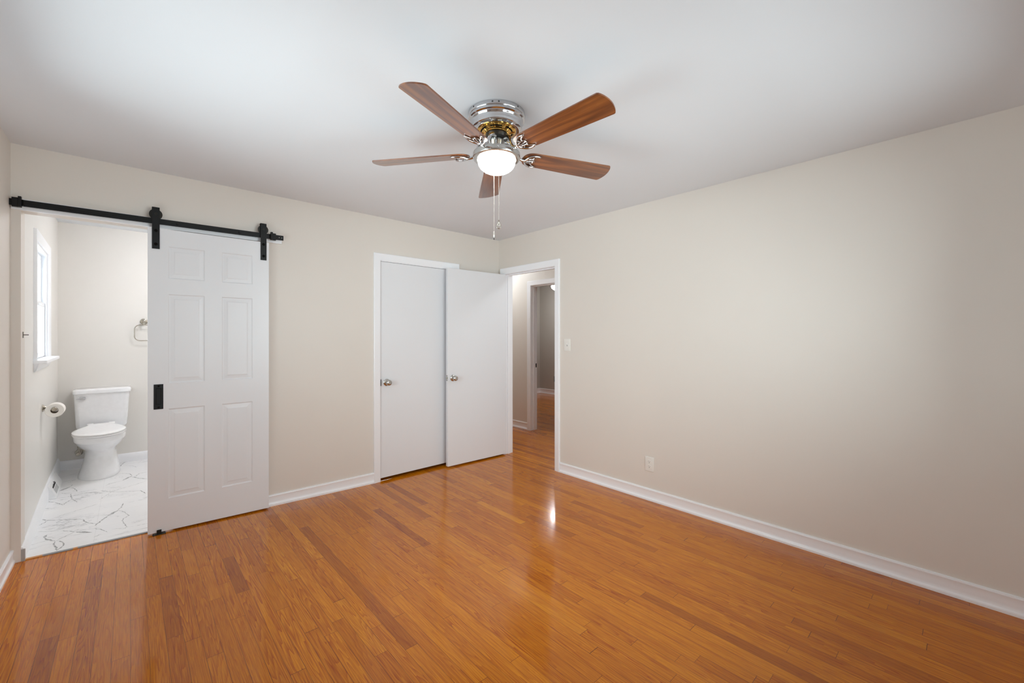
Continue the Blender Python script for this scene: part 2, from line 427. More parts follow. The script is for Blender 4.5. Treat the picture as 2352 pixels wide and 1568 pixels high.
VEINS = [([(-3.186, 0.773), (-3.197, 0.675), (-3.212, 0.618)], 0.0035), ([(-3.212, 0.618), (-3.241, 0.577), (-3.265, 0.525)], 0.011), ([(-3.265, 0.525), (-3.292, 0.462), (-3.326, 0.359)], 0.005), ([(-3.212, 0.618), (-3.173, 0.528), (-3.154, 0.439), (-3.187, 0.389), (-3.186, 0.328), (-3.161, 0.205), (-3.174, 0.175)], 0.0028), ([(-3.327, 0.311), (-3.295, 0.264), (-3.259, 0.179)], 0.003), ([(-3.332, 0.241), (-3.357, 0.263), (-3.412, 0.316)], 0.01), ([(-3.412, 0.316), (-3.447, 0.359), (-3.488, 0.401)], 0.004), ([(-3.419, 0.322), (-3.453, 0.279), (-3.494, 0.221)], 0.0028), ([(-3.551, 0.375), (-3.553, 0.32)], 0.014), ([(-3.553, 0.32), (-3.524, 0.259), (-3.494, 0.221)], 0.007), ([(-3.494, 0.221), (-3.464, 0.183), (-3.453, 0.144), (-3.456, 0.088), (-3.476, 0.048), (-3.482, 0.098), (-3.5, 0.183), (-3.494, 0.221)], 0.004), ([(-3.636, 0.769), (-3.568, 0.681), (-3.394, 0.564)], 0.0035), ([(-3.394, 0.564), (-3.372, 0.47), (-3.313, 0.392)], 0.004), ([(-3.572, 0.692), (-3.637, 0.527)], 0.0025), ([(-3.572, 0.692), (-3.497, 0.761), (-3.329, 0.875)], 0.002), ([(-3.633, 1.203), (-3.573, 1.107), (-3.528, 1.015), (-3.508, 1.089), (-3.484, 1.126), (-3.446, 1.01)], 0.0028), ([(-3.484, 1.126), (-3.508, 1.274), (-3.505, 1.312)], 0.003), ([(-3.587, 1.442), (-3.551, 1.499), (-3.526, 1.544)], 0.01), ([(-3.526, 1.544), (-3.52, 1.608)], 0.003), ([(-3.523, 1.509), (-3.495, 1.452), (-3.474, 1.348), (-3.531, 1.333), (-3.582, 1.386)], 0.003), ([(-3.332, 1.251), (-3.249, 1.139), (-3.081, 1.042), (-3.053, 0.934)], 0.003), ([(-3.326, 0.983), (-3.258, 1.168), (-3.035, 1.324)], 0.0022), ([(-3.306, 1.384), (-3.282, 1.433), (-3.197, 1.47)], 0.0022), ([(-3.197, 1.47), (-3.169, 1.535), (-3.132, 1.593)], 0.01), ([(-3.132, 1.593), (-3.151, 1.689), (-3.219, 1.759)], 0.003), ([(-3.132, 1.555), (-3.085, 1.46), (-3.033, 1.402)], 0.006), ([(-3.117, 1.543), (-3.078, 1.642), (-3.028, 1.656)], 0.004), ([(-3.227, 2.021), (-3.198, 2.182), (-3.167, 2.253)], 0.004), ([(-3.197, 2.042), (-3.13, 2.002), (-3.095, 1.913)], 0.002), ([(-3.58, 1.977), (-3.514, 2.002)], 0.003), ([(-3.595, 1.74), (-3.508, 1.777)], 0.003), ([(-3.508, 1.777), (-3.553, 1.681)], 0.002), ([(-3.325, 0.139), (-3.285, 0.168)], 0.003), ([(-3.328, 0.586), (-3.266, 0.557)], 0.002), ([(-3.423, 1.274), (-3.334, 1.215)], 0.003), ([(-3.637, 0.501), (-3.488, 0.401)], 0.0016), ([(-3.243, 0.22), (-3.167, 0.19)], 0.0018), ([(-3.11, 0.783), (-3.048, 0.76)], 0.003), ([(-3.33, 0.804), (-3.296, 0.793)], 0.0018), ([(-3.574, 0.577), (-3.465, 0.513)], 0.0015), ([(-3.632, 1.015), (-3.557, 0.935)], 0.0015)]
def marble():
    N = NT('white_marble_look_tile'); co = N.coords('Object')
    nz = N.noise(co, 14, 4, 0.6)
    off = N.vmath('SCALE', N.vmath('SUBTRACT', nz.outputs['Color'], (0.5, 0.5, 0.5)), scale=0.030)
    nz2 = N.noise(co, 70, 3, 0.6)
    off2 = N.vmath('SCALE', N.vmath('SUBTRACT', nz2.outputs['Color'], (0.5, 0.5, 0.5)), scale=0.010)
    p = N.vmath('MULTIPLY', N.vmath('ADD', N.vmath('ADD', co, off), off2), (1, 1, 0))
    # faint background veining
    mp = N.n('ShaderNodeMapping'); N.l(p, mp.inputs[0]); mp.inputs['Scale'].default_value = (1.2, 4.0, 1); mp.inputs['Rotation'].default_value = (0, 0, R(12))
    fv = N.noise(mp.outputs[0], 2.2, 5, 0.62, dist=0.6)
    th = N.math('SUBTRACT', 1.0, N.math('MULTIPLY', N.math('ABSOLUTE', N.math('SUBTRACT', fv.outputs[0], 0.5)), 70.0), clamp=True)
    msk = N.noise(co, 3.0, 2); th = N.math('MULTIPLY', th, N.math('MULTIPLY', N.math('SUBTRACT', msk.outputs[0], 0.42), 3.0, clamp=True))
    cl = N.noise(co, 2.5, 4)
    c = N.ramp(cl.outputs[0], [(0.3, lin((236, 237, 239))), (0.7, lin((244, 244, 244)))])
    c = N.mix(N.math('MULTIPLY', th, 1.0), c, lin((150, 152, 155)))
    sp = N.n('ShaderNodeSeparateXYZ'); N.l(co, sp.inputs[0])
    jx = N.math('ABSOLUTE', N.math('SUBTRACT', N.math('FRACT', N.math('MULTIPLY', N.math('ADD', sp.outputs[0], 3.317), 1 / 0.61)), 0.0))
    jx = N.math('LESS_THAN', N.math('MINIMUM', jx, N.math('SUBTRACT', 1.0, jx)), 0.0014)
    jy = N.math('FRACT', N.math('MULTIPLY', N.math('ADD', sp.outputs[1], 0.29), 1 / 0.305))
    jy = N.math('LESS_THAN', N.math('MINIMUM', jy, N.math('SUBTRACT', 1.0, jy)), 0.0028)
    c = N.mix(N.math('MULTIPLY', N.math('MAXIMUM', jx, jy), 0.35), c, lin((196, 197, 199)))
    N.l(c, N.b.inputs['Base Color']); N.b.inputs['Roughness'].default_value = 0.30; N.b.inputs['Specular IOR Level'].default_value = 0.4
    return N.m
M['marble'] = marble()
def vein_mat():
    N = NT('grey_marble_vein'); co = N.coords('Object'); n = N.noise(co, 45, 4, 0.65)
    N.l(N.ramp(n.outputs[0], [(0.32, lin((122, 123, 126))), (0.50, lin((168, 169, 171))), (0.64, lin((216, 217, 218)))]), N.b.inputs['Base Color'])
    N.b.inputs['Roughness'].default_value = 0.30; return N.m
M['vein'] = vein_mat()

def walnut():
    N = NT('walnut_fan_blade_veneer'); co = N.coords('Object')
    oi = N.n('ShaderNodeObjectInfo')
    sh = N.n('ShaderNodeCombineXYZ'); N.l(N.math('MULTIPLY', oi.outputs['Random'], 7.0), sh.inputs[0]); N.l(N.math('MULTIPLY', oi.outputs['Random'], 3.0), sh.inputs[1])
    p = N.vmath('ADD', co, sh.outputs[0])
    mp = N.n('ShaderNodeMapping'); N.l(p, mp.inputs[0]); mp.inputs['Scale'].default_value = (1.1, 16.0, 1)
    s = N.noise(mp.outputs[0], 1.0, 2, 0.4); rg = N.math('PINGPONG', N.math('MULTIPLY', s.outputs[0], 9.0), 1.0)
    mp2 = N.n('ShaderNodeMapping'); N.l(p, mp2.inputs[0]); mp2.inputs['Scale'].default_value = (7, 320, 1)
    f = N.noise(mp2.outputs[0], 1.0, 4, 0.6)
    mp3 = N.n('ShaderNodeMapping'); N.l(p, mp3.inputs[0]); mp3.inputs['Scale'].default_value = (3, 40, 1)
    f2 = N.noise(mp3.outputs[0], 1.0, 3, 0.5)
    g = N.math('ADD', N.math('MULTIPLY', rg, 0.22), N.math('ADD', N.math('MULTIPLY', f.outputs[0], 0.40), N.math('MULTIPLY', f2.outputs[0], 0.42)))
    c = N.ramp(g, [(0.30, lin((150, 90, 42))), (0.45, lin((128, 72, 32))), (0.58, lin((106, 56, 25))), (0.75, lin((78, 38, 18)))])
    N.l(c, N.b.inputs['Base Color']); N.b.inputs['Roughness'].default_value = 0.34; N.b.inputs['Specular IOR Level'].default_value = 0.5
    N.b.inputs['Coat Weight'].default_value = 0.9; N.b.inputs['Coat Roughness'].default_value = 0.22; N.b.inputs['Coat IOR'].default_value = 1.6
    return N.m
M['walnut'] = walnut()
M['walnut_edge'] = plain('dark_blade_edge', (84, 40, 22), 0.4)

# ------------------------------------------------------------------ room dimensions
H = 2.44; WL = -3.65; WF = -4.17; T = 0.12
BATH_Y = 2.23
def wx(y): return -3.612 - 0.0222 * y                       # slightly splayed bathroom left wall
def struct(name, bm, m, label, cat, smooth=None):
    return tag(link(name, bm, m, smooth=smooth), label, cat, 'structure')

# floors
def grid_floor(name, x0, x1, y0, y1, m, dz, label, th=0.05, nx=24):
    bm = bmesh.new(); top = []; bot = []
    for i in range(nx + 1):
        x = x0 + (x1 - x0) * i / nx
        top.append([bm.verts.new((x, y, zf(x) + dz)) for y in (y0, y1)]); bot.append([bm.verts.new((x, y, -th)) for y in (y0, y1)])
    for a, b, c, d in zip(top, top[1:], bot, bot[1:]):
        bm.faces.new((a[0], b[0], b[1], a[1])); bm.faces.new((c[0], c[1], d[1], d[0]))
        bm.faces.new((a[0], c[0], d[0], b[0])); bm.faces.new((a[1], b[1], d[1], c[1]))
    bm.faces.new((top[0][0], top[0][1], bot[0][1], bot[0][0])); bm.faces.new((top[-1][0], bot[-1][0], bot[-1][1], top[-1][1]))
    o = link(name, bm, m, smooth=30)
    return tag(o, label, 'floor', 'structure')
bm = bmesh.new()
def floor_poly(bm, x0, x1, y0, y1, nx):
    for i in range(nx):
        a = x0 + (x1 - x0) * i / nx; b = x0 + (x1 - x0) * (i + 1) / nx
        bm.faces.new([bm.verts.new(p) for p in ((a, y0, zf(a)), (b, y0, zf(b)), (b, y1, zf(b)), (a, y1, zf(a)))])
floor_poly(bm, -3.80, 0.0, -4.32, 0.008, 38)
floor_poly(bm, -1.75, 0.0, 0.008, 0.80, 8)                  # inside the closet
floor_poly(bm, 0.0, 4.2, -4.32, 3.4, 2)                     # doorway, hall and far room
bmesh.ops.remove_doubles(bm, verts=bm.verts, dist=1e-5)
fl = link('floor', bm, M['oak'], smooth=30); tag(fl, 'glossy orange oak strip floor running through the bedroom and hall', 'floor', 'structure')
# an older seam board across the bedroom doorway
bm = bmesh.new()
box(bm, 0.008, -0.88, -0.004, 0.0115, -0.08, 0.0006)
tag(link('trim_4', bm, M['void']), 'thin dark seam in the floorboards across the hall doorway', 'trim', 'structure')
grid_floor('floor_bathroom', -3.80, -1.95, 0.024, 2.32, M['marble'], 0.004, 'white marble look tile floor with grey veins in the bathroom')
# veins inlaid in the tile surface
fb = bpy.data.objects['floor_bathroom']; fb.data.materials.append(M['vein'])
bm = bmesh.new(); bm.from_mesh(fb.data)
rv = random.Random(11)
for pts, w in VEINS:
    P = []
    for a, b in zip(pts, pts[1:]):
        L_ = math.hypot(b[0] - a[0], b[1] - a[1]); n = max(2, int(L_ / 0.012))
        for k in range(n): P.append((a[0] + (b[0] - a[0]) * k / n, a[1] + (b[1] - a[1]) * k / n))
    P.append(pts[-1]); m = len(P); prev = None; wa = 1.0; jx = jy = 0.0
    for i, (x, y) in enumerate(P):
        dx, dy = P[min(i + 1, m - 1)][0] - P[max(i - 1, 0)][0], P[min(i + 1, m - 1)][1] - P[max(i - 1, 0)][1]; l_ = math.hypot(dx, dy) or 1
        nx_, ny_ = -dy / l_, dx / l_; wa = 0.6 * wa + 0.4 * rv.uniform(0.3, 1.7); j_ = rv.uniform(-1, 1) * min(0.004, 0.0035 + w * 0.1)
        e = min(1.0, (min(i, m - 1 - i) + 0.5) / 3.0); hw = 0.85 * w * wa * e
        x += nx_ * j_; y += ny_ * j_
        if y < 0.030 or x < wx(y) + 0.018: prev = None; continue
        cur = [bm.verts.new((x + nx_ * h, y + ny_ * h, zf(x) + 0.0043)) for h in (-hw, hw)]
        if prev:
            f = bm.faces.new((prev[0], cur[0], cur[1], prev[1])); f.material_index = 1
        prev = cur
for f in bm.faces:
    if f.material_index == 1 and f.normal.z < 0: f.normal_flip()
bm.normal_update()
for f in bm.faces:
    if f.material_index == 1 and f.normal.z < 0: f.normal_flip()
bm.to_mesh(fb.data); bm.free()
# threshold strip
th = thing('threshold_strip', 'thin grey threshold strip with bare wood patches between wood and marble floors', 'threshold', (0, 0, 0), kind='structure')
for nm, a, b, m in (('strip', -3.53, -3.405, 'threshold'), ('strip', -3.385, -2.93, 'threshold'), ('wood_patch', -3.612, -3.53, 'raw_wood'), ('wood_patch', -3.405, -3.385, 'raw_wood')):
    bm = bmesh.new(); box(bm, a, 0.008, -0.01, b, 0.026, 0.0)
    for v in bm.verts: v.co.z += zf(v.co.x) + 0.0055
    link(nm, bm, M[m], th)

# ceiling
HXW = 1.13
bm = newbox(-3.85, -4.35, H, HXW, 3.45, H + 0.1)
HF = 2.54
struct('ceiling_far_room', newbox(HXW, -2.4, HF, 4.25, 3.45, HF + 0.1), M['ceiling'], 'ceiling of the far room beyond the hall', 'ceiling')
struct('ceiling', bm, M['ceiling'], 'flat light grey painted ceiling', 'ceiling')

# walls (thickness on the left of travel)
OPL, OPR, OPT = -3.612, -2.93, 2.07
CL0, CL1, CLT = -1.4545, -0.6135, 2.053
EY0, EY1, ET = -0.881, -0.083, 2.058
Z0 = -0.04
X0 = WL - T
struct('wall_back', wall_bm((X0, 0), (0.0, 0), T, Z0, H + 0.02, [(OPL - X0, OPR - X0, Z0, OPT), (CL0 - X0, CL1 - X0, Z0, CLT)]), M['wall'],
       'beige wall with the bathroom opening and the closet', 'wall')
struct('wall_right', wall_bm((T, 1.9), (T, WF - T), -T, Z0, H + 0.02, [(1.9 - EY1, 1.9 - EY0, Z0, ET)]), M['wall'],
       'long bare beige wall with a switch and an outlet', 'wall')
WIN_L = (-2.50, -1.00, 0.75, 2.28)
WIN_F = (-2.35, -0.45, 0.75, 2.12)
struct('wall_left', wall_bm((WL, WF - T), (WL, 0.0), T, Z0, H + 0.02, [(WIN_L[0] - (WF - T), WIN_L[1] - (WF - T), WIN_L[2], WIN_L[3])]), M['wall'],
       'beige wall at the left edge beside the bathroom opening', 'wall')
struct('wall_front', wall_bm((T, WF), (X0, WF), T, Z0, H + 0.02, [(T - WIN_F[1], T - WIN_F[0], WIN_F[2], WIN_F[3])]), M['wall'], 'beige wall behind the viewpoint', 'wall')
# bathroom shell
BW = (0.595, 1.330, 1.165, 1.995)
dl = math.hypot(BATH_Y + 0.1, 0.0222 * (BATH_Y + 0.1))
bwl = wall_bm((wx(T), T), (wx(BATH_Y + 0.1), BATH_Y + 0.1), T, Z0, H + 0.02, [(BW[0] - T, BW[1] - T, BW[2], BW[3])])
struct('wall_bathroom_left', bwl, M['bath_wall'], 'bathroom side wall with the narrow window', 'wall')
struct('wall_bathroom_back', wall_bm((-3.75, BATH_Y), (-1.95, BATH_Y), T, Z0, H + 0.02), M['bath_wall'], 'bathroom wall behind the toilet', 'wall')
struct('wall_bathroom_right', wall_bm((-2.05, BATH_Y), (-2.05, T), T, Z0, H + 0.02), M['bath_wall'], 'bathroom wall hidden behind the sliding door', 'wall')
# closet shell
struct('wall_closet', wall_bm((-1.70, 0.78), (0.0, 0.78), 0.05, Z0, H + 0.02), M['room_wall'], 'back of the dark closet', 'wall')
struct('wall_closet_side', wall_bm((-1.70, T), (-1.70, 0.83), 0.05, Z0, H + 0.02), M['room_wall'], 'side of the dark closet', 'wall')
# hall and far room
HX = 1.07; R2Y0, R2Y1 = -0.229, 0.569
struct('wall_hall', wall_bm((HX + T, 1.9), (HX + T, -2.2), -T, Z0, HF + 0.02, [(1.9 - R2Y1, 1.9 - R2Y0, Z0, 2.073)]), M['wall'], 'beige hall wall around the far room doorway', 'wall')
struct('wall_hall_end', wall_bm((0.0, 1.9), (HX + T, 1.9), T, Z0, H + 0.02), M['wall'], 'end wall of the hall', 'wall')
struct('wall_hall_near', wall_bm((HX + T, -2.2), (T, -2.2), T, Z0, H + 0.02), M['wall'], 'near end wall of the hall', 'wall')
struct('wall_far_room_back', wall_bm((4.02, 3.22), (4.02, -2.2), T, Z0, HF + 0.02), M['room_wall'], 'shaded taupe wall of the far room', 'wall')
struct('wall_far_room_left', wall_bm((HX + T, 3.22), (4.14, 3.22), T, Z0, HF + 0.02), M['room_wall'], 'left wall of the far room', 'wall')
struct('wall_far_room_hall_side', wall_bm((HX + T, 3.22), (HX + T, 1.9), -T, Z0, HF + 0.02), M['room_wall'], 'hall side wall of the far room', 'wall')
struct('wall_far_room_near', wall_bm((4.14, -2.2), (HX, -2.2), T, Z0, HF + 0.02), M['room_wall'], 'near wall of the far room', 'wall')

# baseboards (travel so that the room is on the right-hand side)
zlev = lambda base: (lambda q: base + 0.5 * zf(q.x))
baseboard('baseboard_left', [(WL, WF), (WL, 0.0)], lambda q: zf(q.x), lambda q: 0.122, 'white moulded baseboard along the left wall', M['trim'])
baseboard('baseboard_back', [(OPR, 0.0), (-1.5005, 0.0)], lambda q: zf(q.x), zlev(0.0955), 'white baseboard between the sliding door and the closet', M['trim'], 0.2)
baseboard('baseboard_right', [(0.0, -0.9335), (0.0, WF)], lambda q: 0.0, lambda q: 0.0955, 'long white moulded baseboard under the bare right wall', M['trim'])
baseboard('baseboard_front', [(0.0, WF), (WL, WF)], lambda q: zf(q.x), lambda q: 0.0955 + 0.5 * zf(q.x), 'white baseboard behind the viewpoint', M['trim'])
baseboard('baseboard_hall', [(HX, 1.9), (HX, 0.6155)], lambda q: 0.0, lambda q: 0.10, 'white baseboard in the hall', M['trim'])
baseboard('baseboard_far_room', [(HX + T, 3.22), (4.02, 3.22), (4.02, -2.2)], lambda q: 0.0, lambda q: 0.115, 'white baseboard in the corner of the far room', M['trim'])
# bathroom baseboards: taller flat profile, sawn end at the doorway
SAVE = BASE_PROF
BASE_PROF = [(0.0, -0.01), (0.0165, -0.01), (0.0170, 0.55), (0.0150, 0.75), (0.0100, 0.90), (0.0060, 0.985), (0.0035, 1.0), (0.0, 1.0)]
bb = baseboard('baseboard_bathroom_left', [(wx(0.002), 0.002), (wx(BATH_Y), BATH_Y)], lambda q: zf(q.x), lambda q: zf(q.x) + 0.080 + 0.045 * min(1, max(0, q.y) / 0.9), 'white bathroom baseboard under the window wall', M['trim'], 0.15)
bb2 = baseboard('baseboard_bathroom_back', [(wx(BATH_Y), BATH_Y), (-2.05, BATH_Y)], lambda q: zf(q.x), lambda q: zf(q.x) + 0.092, 'white bathroom baseboard behind the toilet', M['trim'], 0.2)
BASE_PROF = SAVE
# raw sawn end of the bathroom baseboard facing the bedroom
bm = bmesh.new()
box(bm, wx(0) + 0.0005, -0.0005, zf(-3.6) - 0.005, wx(0) + 0.0168, 0.0035, zf(-3.6) + 0.070)
tag(link('trim_5', bm, M['cut_end']), 'rough unpainted sawn end of the bathroom baseboard at the doorway', 'trim', 'structure')

# ------------------------------------------------------------------ door casings and jambs
def jamb(parent, ax, plane, s0, s1, zt, depth, name='jamb', stop=None, mat='trim'):
    """ax 'x': opening spans x, thickness along +y from plane; ax 'y': spans y, thickness along +x. inner faces at s0, s1, zt"""
    bm = bmesh.new(); t = 0.0185
    a, b = plane - 0.001, plane + depth + 0.001
    def bx(u0, u1, z0, z1, d0, d1):
        if ax == 'x': box(bm, u0, d0, z0, u1, d1, z1)
        else: box(bm, d0, u0, z0, d1, u1, z1)
    bx(s0 - t, s0, -0.01, zt + t, a, b); bx(s1, s1 + t, -0.01, zt + t, a, b); bx(s0, s1, zt, zt + t, a, b)
    o = link(name, bm, M[mat], parent)
    if stop:
        bm = bmesh.new(); d0, d1 = stop
        w = 0.011
        bx(s0, s0 + w, -0.005, zt, d0, d1); bx(s1 - w, s1, -0.005, zt, d0, d1); bx(s0 + w, s1 - w, zt - w, zt, d0, d1)
        link('door_stop', bm, M[mat], parent)
    return o
t1 = thing('trim_1', 'white casing and jamb framing the closet', 'door casing', (0, 0, 0), kind='structure')
casing(t1, (0, 0, 0), (1, 0, 0), (0, -1, 0), -1.4405, -0.6275, 2.040, 0.0, M['trim'])
jamb(t1, 'x', 0.0, -1.436, -0.632, 2.0345, T, stop=(0.040, 0.075))
bm = newbox(-1.4385, -0.0135, 0.882, -1.4340, 0.004, 0.942, 0.001)
link('strike_plate', bm, M['steel_dark'], t1)
t2 = thing('trim_2', 'white casing and jamb framing the doorway to the hall', 'door casing', (0, 0, 0), kind='structure')
casing(t2, (0, 0, 0), (0, -1, 0), (-1, 0, 0), 0.0970, 0.8670, 2.044, 0.0, M['trim'], w0=0.90)
jamb(t2, 'y', 0.0, -0.863, -0.101, 2.0395, T, stop=(0.040, 0.075))
bm = newbox(-0.0120, -0.8665, 0.885, 0.003, -0.8600, 0.942, 0.001)
link('strike_plate', bm, M['steel_dark'], t2)
t3 = thing('trim_3', 'white casing and jamb around the far doorway across the hall', 'door casing', (0, 0, 0), kind='structure')
casing(t3, (HX, 0, 0), (0, -1, 0), (-1, 0, 0), -0.5515, 0.2115, 2.058, 0.0, M['trim'])
jamb(t3, 'y', HX, -0.2105, 0.5505, 2.0545, T, stop=(HX + 0.045, HX + 0.080))
bm = newbox(HX + 0.084, 0.5475, 0.892, HX + 0.112, 0.5510, 0.950, 0.0008)
sp_ = link('strike_plate', bm, M['steel_dark'], t3)
bm = newbox(HX + 0.090, 0.5465, 0.908, HX + 0.100, 0.5480, 0.936)
link('latch_hole', bm, M['void'], sp_)

# white header board behind the sliding rail
hb = bmesh.new(); box(hb, -3.648, -0.0185, 2.064, -2.262, 0.0, 2.127, 0.0015)
for v in hb.verts: v.co.z += 0.002 * (v.co.x + 3.648) / 1.386
tag(link('header_board', hb, M['trim']), 'white painted header board fixed to the wall behind the black rail', 'board')

# ------------------------------------------------------------------ doors
def panel_face(bm, x0, x1, z0f, z1, y, panels, sgn):
    """door face at y with raised panels; z0f(x) bottom; sgn -1 faces -y"""
    xs = sorted({x0, x1} | {p[0] for p in panels} | {p[1] for p in panels}); zs = sorted({0.0, z1} | {p[2] for p in panels} | {p[3] for p in panels})
    vc = {}
    def V(x, z, d=0.0):
        k = (round(x, 5), round(z, 5), round(d, 5))
        if k not in vc: vc[k] = bm.verts.new((x, y - sgn * d, z if z > 0 else z0f(x)))
        return vc[k]
    def inp(x, z): return any(p[0] < x < p[1] and p[2] < z < p[3] for p in panels)
    for i in range(len(xs) - 1):
        for j in range(len(zs) - 1):
            if inp((xs[i] + xs[i + 1]) / 2, (zs[j] + zs[j + 1]) / 2): continue
            bm.faces.new((V(xs[i], zs[j]), V(xs[i + 1], zs[j]), V(xs[i + 1], zs[j + 1]), V(xs[i], zs[j + 1])))
    LO = [(0.0, 0.0), (0.0030, 0.0028), (0.0060, 0.0046), (0.0110, 0.0048), (0.0150, 0.0044), (0.0300, 0.0030), (0.0340, 0.0016), (0.0375, 0.0010)]
    for a, b, c, d in panels:
        prev = None
        for k, (ins, dep) in enumerate(LO):
            # the outer loop follows any grid cuts, so keep plain corners only
            loop = [V(a + ins, c + ins, dep), V(b - ins, c + ins, dep), V(b - ins, d - ins, dep), V(a + ins, d - ins, dep)]
            if prev:
                for q in range(4): bm.faces.new((prev[q], prev[(q + 1) % 4], loop[(q + 1) % 4], loop[q]))
            prev = loop
        bm.faces.new(prev)
    return V
DX0, DX1, DZT = -3.062, -2.362, 2.054
def dbot(x): return 0.046 + (0.031 - 0.046) * (x - DX0) / (DX1 - DX0)
PL = (-2.958, -2.760); PR = (-2.660, -2.470)
panels = [(*PL, 1.727, 1.941), (*PR, 1.727, 1.941), (*PL, 1.026, 1.622), (*PR, 1.026, 1.622), (*PL, 0.257, 0.855), (*PR, 0.257, 0.855)]
d1 = thing('door_1', 'white six panel sliding door hung from the black rail', 'sliding door', ((DX0 + DX1) / 2, -0.04, 0.04), kind='structure')
def unparent_loc(o): # children built in world space under a moved empty
    o.matrix_parent_inverse = Matrix.Translation(o.parent.location).inverted(); return o
bm = bmesh.new()
YF, YB = -0.058, -0.0225
V = panel_face(bm, DX0, DX1, dbot, DZT, YF, panels, -1)
bb_ = [bm.verts.new((x, YB, z)) for x, z in ((DX0, dbot(DX0)), (DX1, dbot(DX1)), (DX1, DZT), (DX0, DZT))]
bm.faces.new(bb_)
bm.edges.ensure_lookup_table()
# side strips joining the front outline to the back
out = [e for e in bm.edges if len(e.link_faces) == 1 and all(abs(v.co.y - YF) < 1e-6 for v in e.verts)]
def bk(v):
    cx = min(bb_, key=lambda q: (q.co.x - v.co.x) ** 2 + (q.co.z - v.co.z) ** 2)
    if (cx.co.x - v.co.x) ** 2 + (cx.co.z - v.co.z) ** 2 < 1e-8: return cx
    k = (round(v.co.x, 5), round(v.co.z, 5))
    if k not in bkc: bkc[k] = bm.verts.new((v.co.x, YB, v.co.z))
    return bkc[k]
bkc = {}
for e in out:
    a, b = e.verts; bm.faces.new((a, b, bk(b), bk(a)))
slab = unparent_loc(link('door_panel', bm, M['door'], d1))
# hangers: bent strap, wheel in its top, two bolts
def railz(x): return 2.0975 + 0.0095 * (x + 3.656) / 1.397
def disc_y(bm, x, y0, y1, z, r, n=40, rim=0.0):
    pr = [(r - rim, 0.0), (r, rim), (r, (y1 - y0) - rim), (r - rim, y1 - y0)] if rim else [(r, 0.0), (r, y1 - y0)]
    return lathe(bm, pr, n, (x, y0, z), 'y')
def hanger(xc):
    hw = 0.0195
    bm = bmesh.new(); yF = YF - 0.0052
    # side profile (y, z) of the strap: front leg, over the top of the wheel, back leg
    zt = railz(xc) + 0.090
    outer = [(yF, 1.917), (yF, zt - 0.006), (yF + 0.002, zt - 0.001), (yF + 0.006, zt), (-0.034, zt), (-0.030, zt - 0.002), (-0.0285, zt - 0.006), (-0.0285, zt - 0.072)]
    inner = [(-0.0325, zt - 0.072), (-0.0325, zt - 0.0065), (-0.035, zt - 0.0045), (yF + 0.007, zt - 0.0045), (yF + 0.005, zt - 0.0065), (yF + 0.005, 1.917)]
    poly = outer + inner
    a = [bm.verts.new((xc - hw, y, z)) for y, z in poly]; b = [bm.verts.new((xc + hw, y, z)) for y, z in poly]
    n = len(poly)
    # quads between outer and inner lines so the concave section caps correctly
    for i in range(n): bm.faces.new((a[i], a[(i + 1) % n], b[(i + 1) % n], b[i]))
    for s in (a, b):
        bm.faces.new((s[0], s[1], s[12], s[13])); bm.faces.new((s[1], s[2], s[3], s[11], s[12]))
        bm.faces.new((s[3], s[4], s[10], s[11])); bm.faces.new((s[4], s[5], s[6], s[9], s[10])); bm.faces.new((s[6], s[7], s[8], s[9]))
    hg = unparent_loc(link('roller_hanger', bm, M['black'], d1))
    bm = bmesh.new(); zw = railz(xc) + 0.018 + 0.0265
    lathe(bm, [(0.034, 0.0), (0.0345, 0.0015), (0.0345, 0.003), (0.0315, 0.0038), (0.0315, 0.0092), (0.0345, 0.010), (0.0345, 0.0115), (0.034, 0.013)], 44, (xc, -0.0515, zw), 'y')
    w = link('roller_wheel', bm, M['black_worn'], hg)
    bm = bmesh.new()
    disc_y(bm, xc, yF - 0.0035, yF - 0.0002, zw, 0.0065, 6); disc_y(bm, xc, yF - 0.0015, yF, zw, 0.0085, 24)
    link('axle_nut', bm, M['black_worn'], hg)
    for zb in (2.036, 1.948):
        bm = bmesh.new(); lathe(bm, [(0.0, -0.0048), (0.004, -0.0045), (0.0075, -0.0034), (0.0095, -0.0015), (0.0098, 0.0)], 24, (xc, yF, zb), 'y')
        bo = link('bolt', bm, M['void'], hg)
    for ch in hg.children: pass
    return hg
hanger(-3.0215); hanger(-2.398)
# recessed pull
bm = bmesh.new()
hx0, hx1, hz0, hz1 = -3.0325, -2.9835, 0.858, 1.023
yh = YF - 0.0028
loops = [[(hx0, hx1, hz0, hz1), YF], [(hx0, hx1, hz0, hz1), yh], [(hx0 + 0.0105, hx1 - 0.0105, hz0 + 0.031, hz1 - 0.027), yh], [(hx0 + 0.0135, hx1 - 0.0135, hz0 + 0.034, hz1 - 0.030), YF - 0.0004]]
prev = None
for (a, b, c, d), y in loops:
    L_ = [bm.verts.new(p) for p in ((a, y, c), (b, y, c), (b, y, d), (a, y, d))]
    if prev:
        for q in range(4): bm.faces.new((prev[q], prev[(q + 1) % 4], L_[(q + 1) % 4], L_[q]))
    prev = L_
bm.faces.new(prev)
ph = unparent_loc(link('recessed_pull', bm, M['black'], d1)); ph['label'] = 'black rectangular recessed pull'
for z in (hz1 - 0.012, hz0 + 0.013):
    bm = bmesh.new(); lathe(bm, [(0.0, -0.0012), (0.003, -0.0012), (0.0062, 0.0), ], 20, (-3.008, yh, z), 'y', closed_top=True)
    link('screw', bm, M['void'], ph)

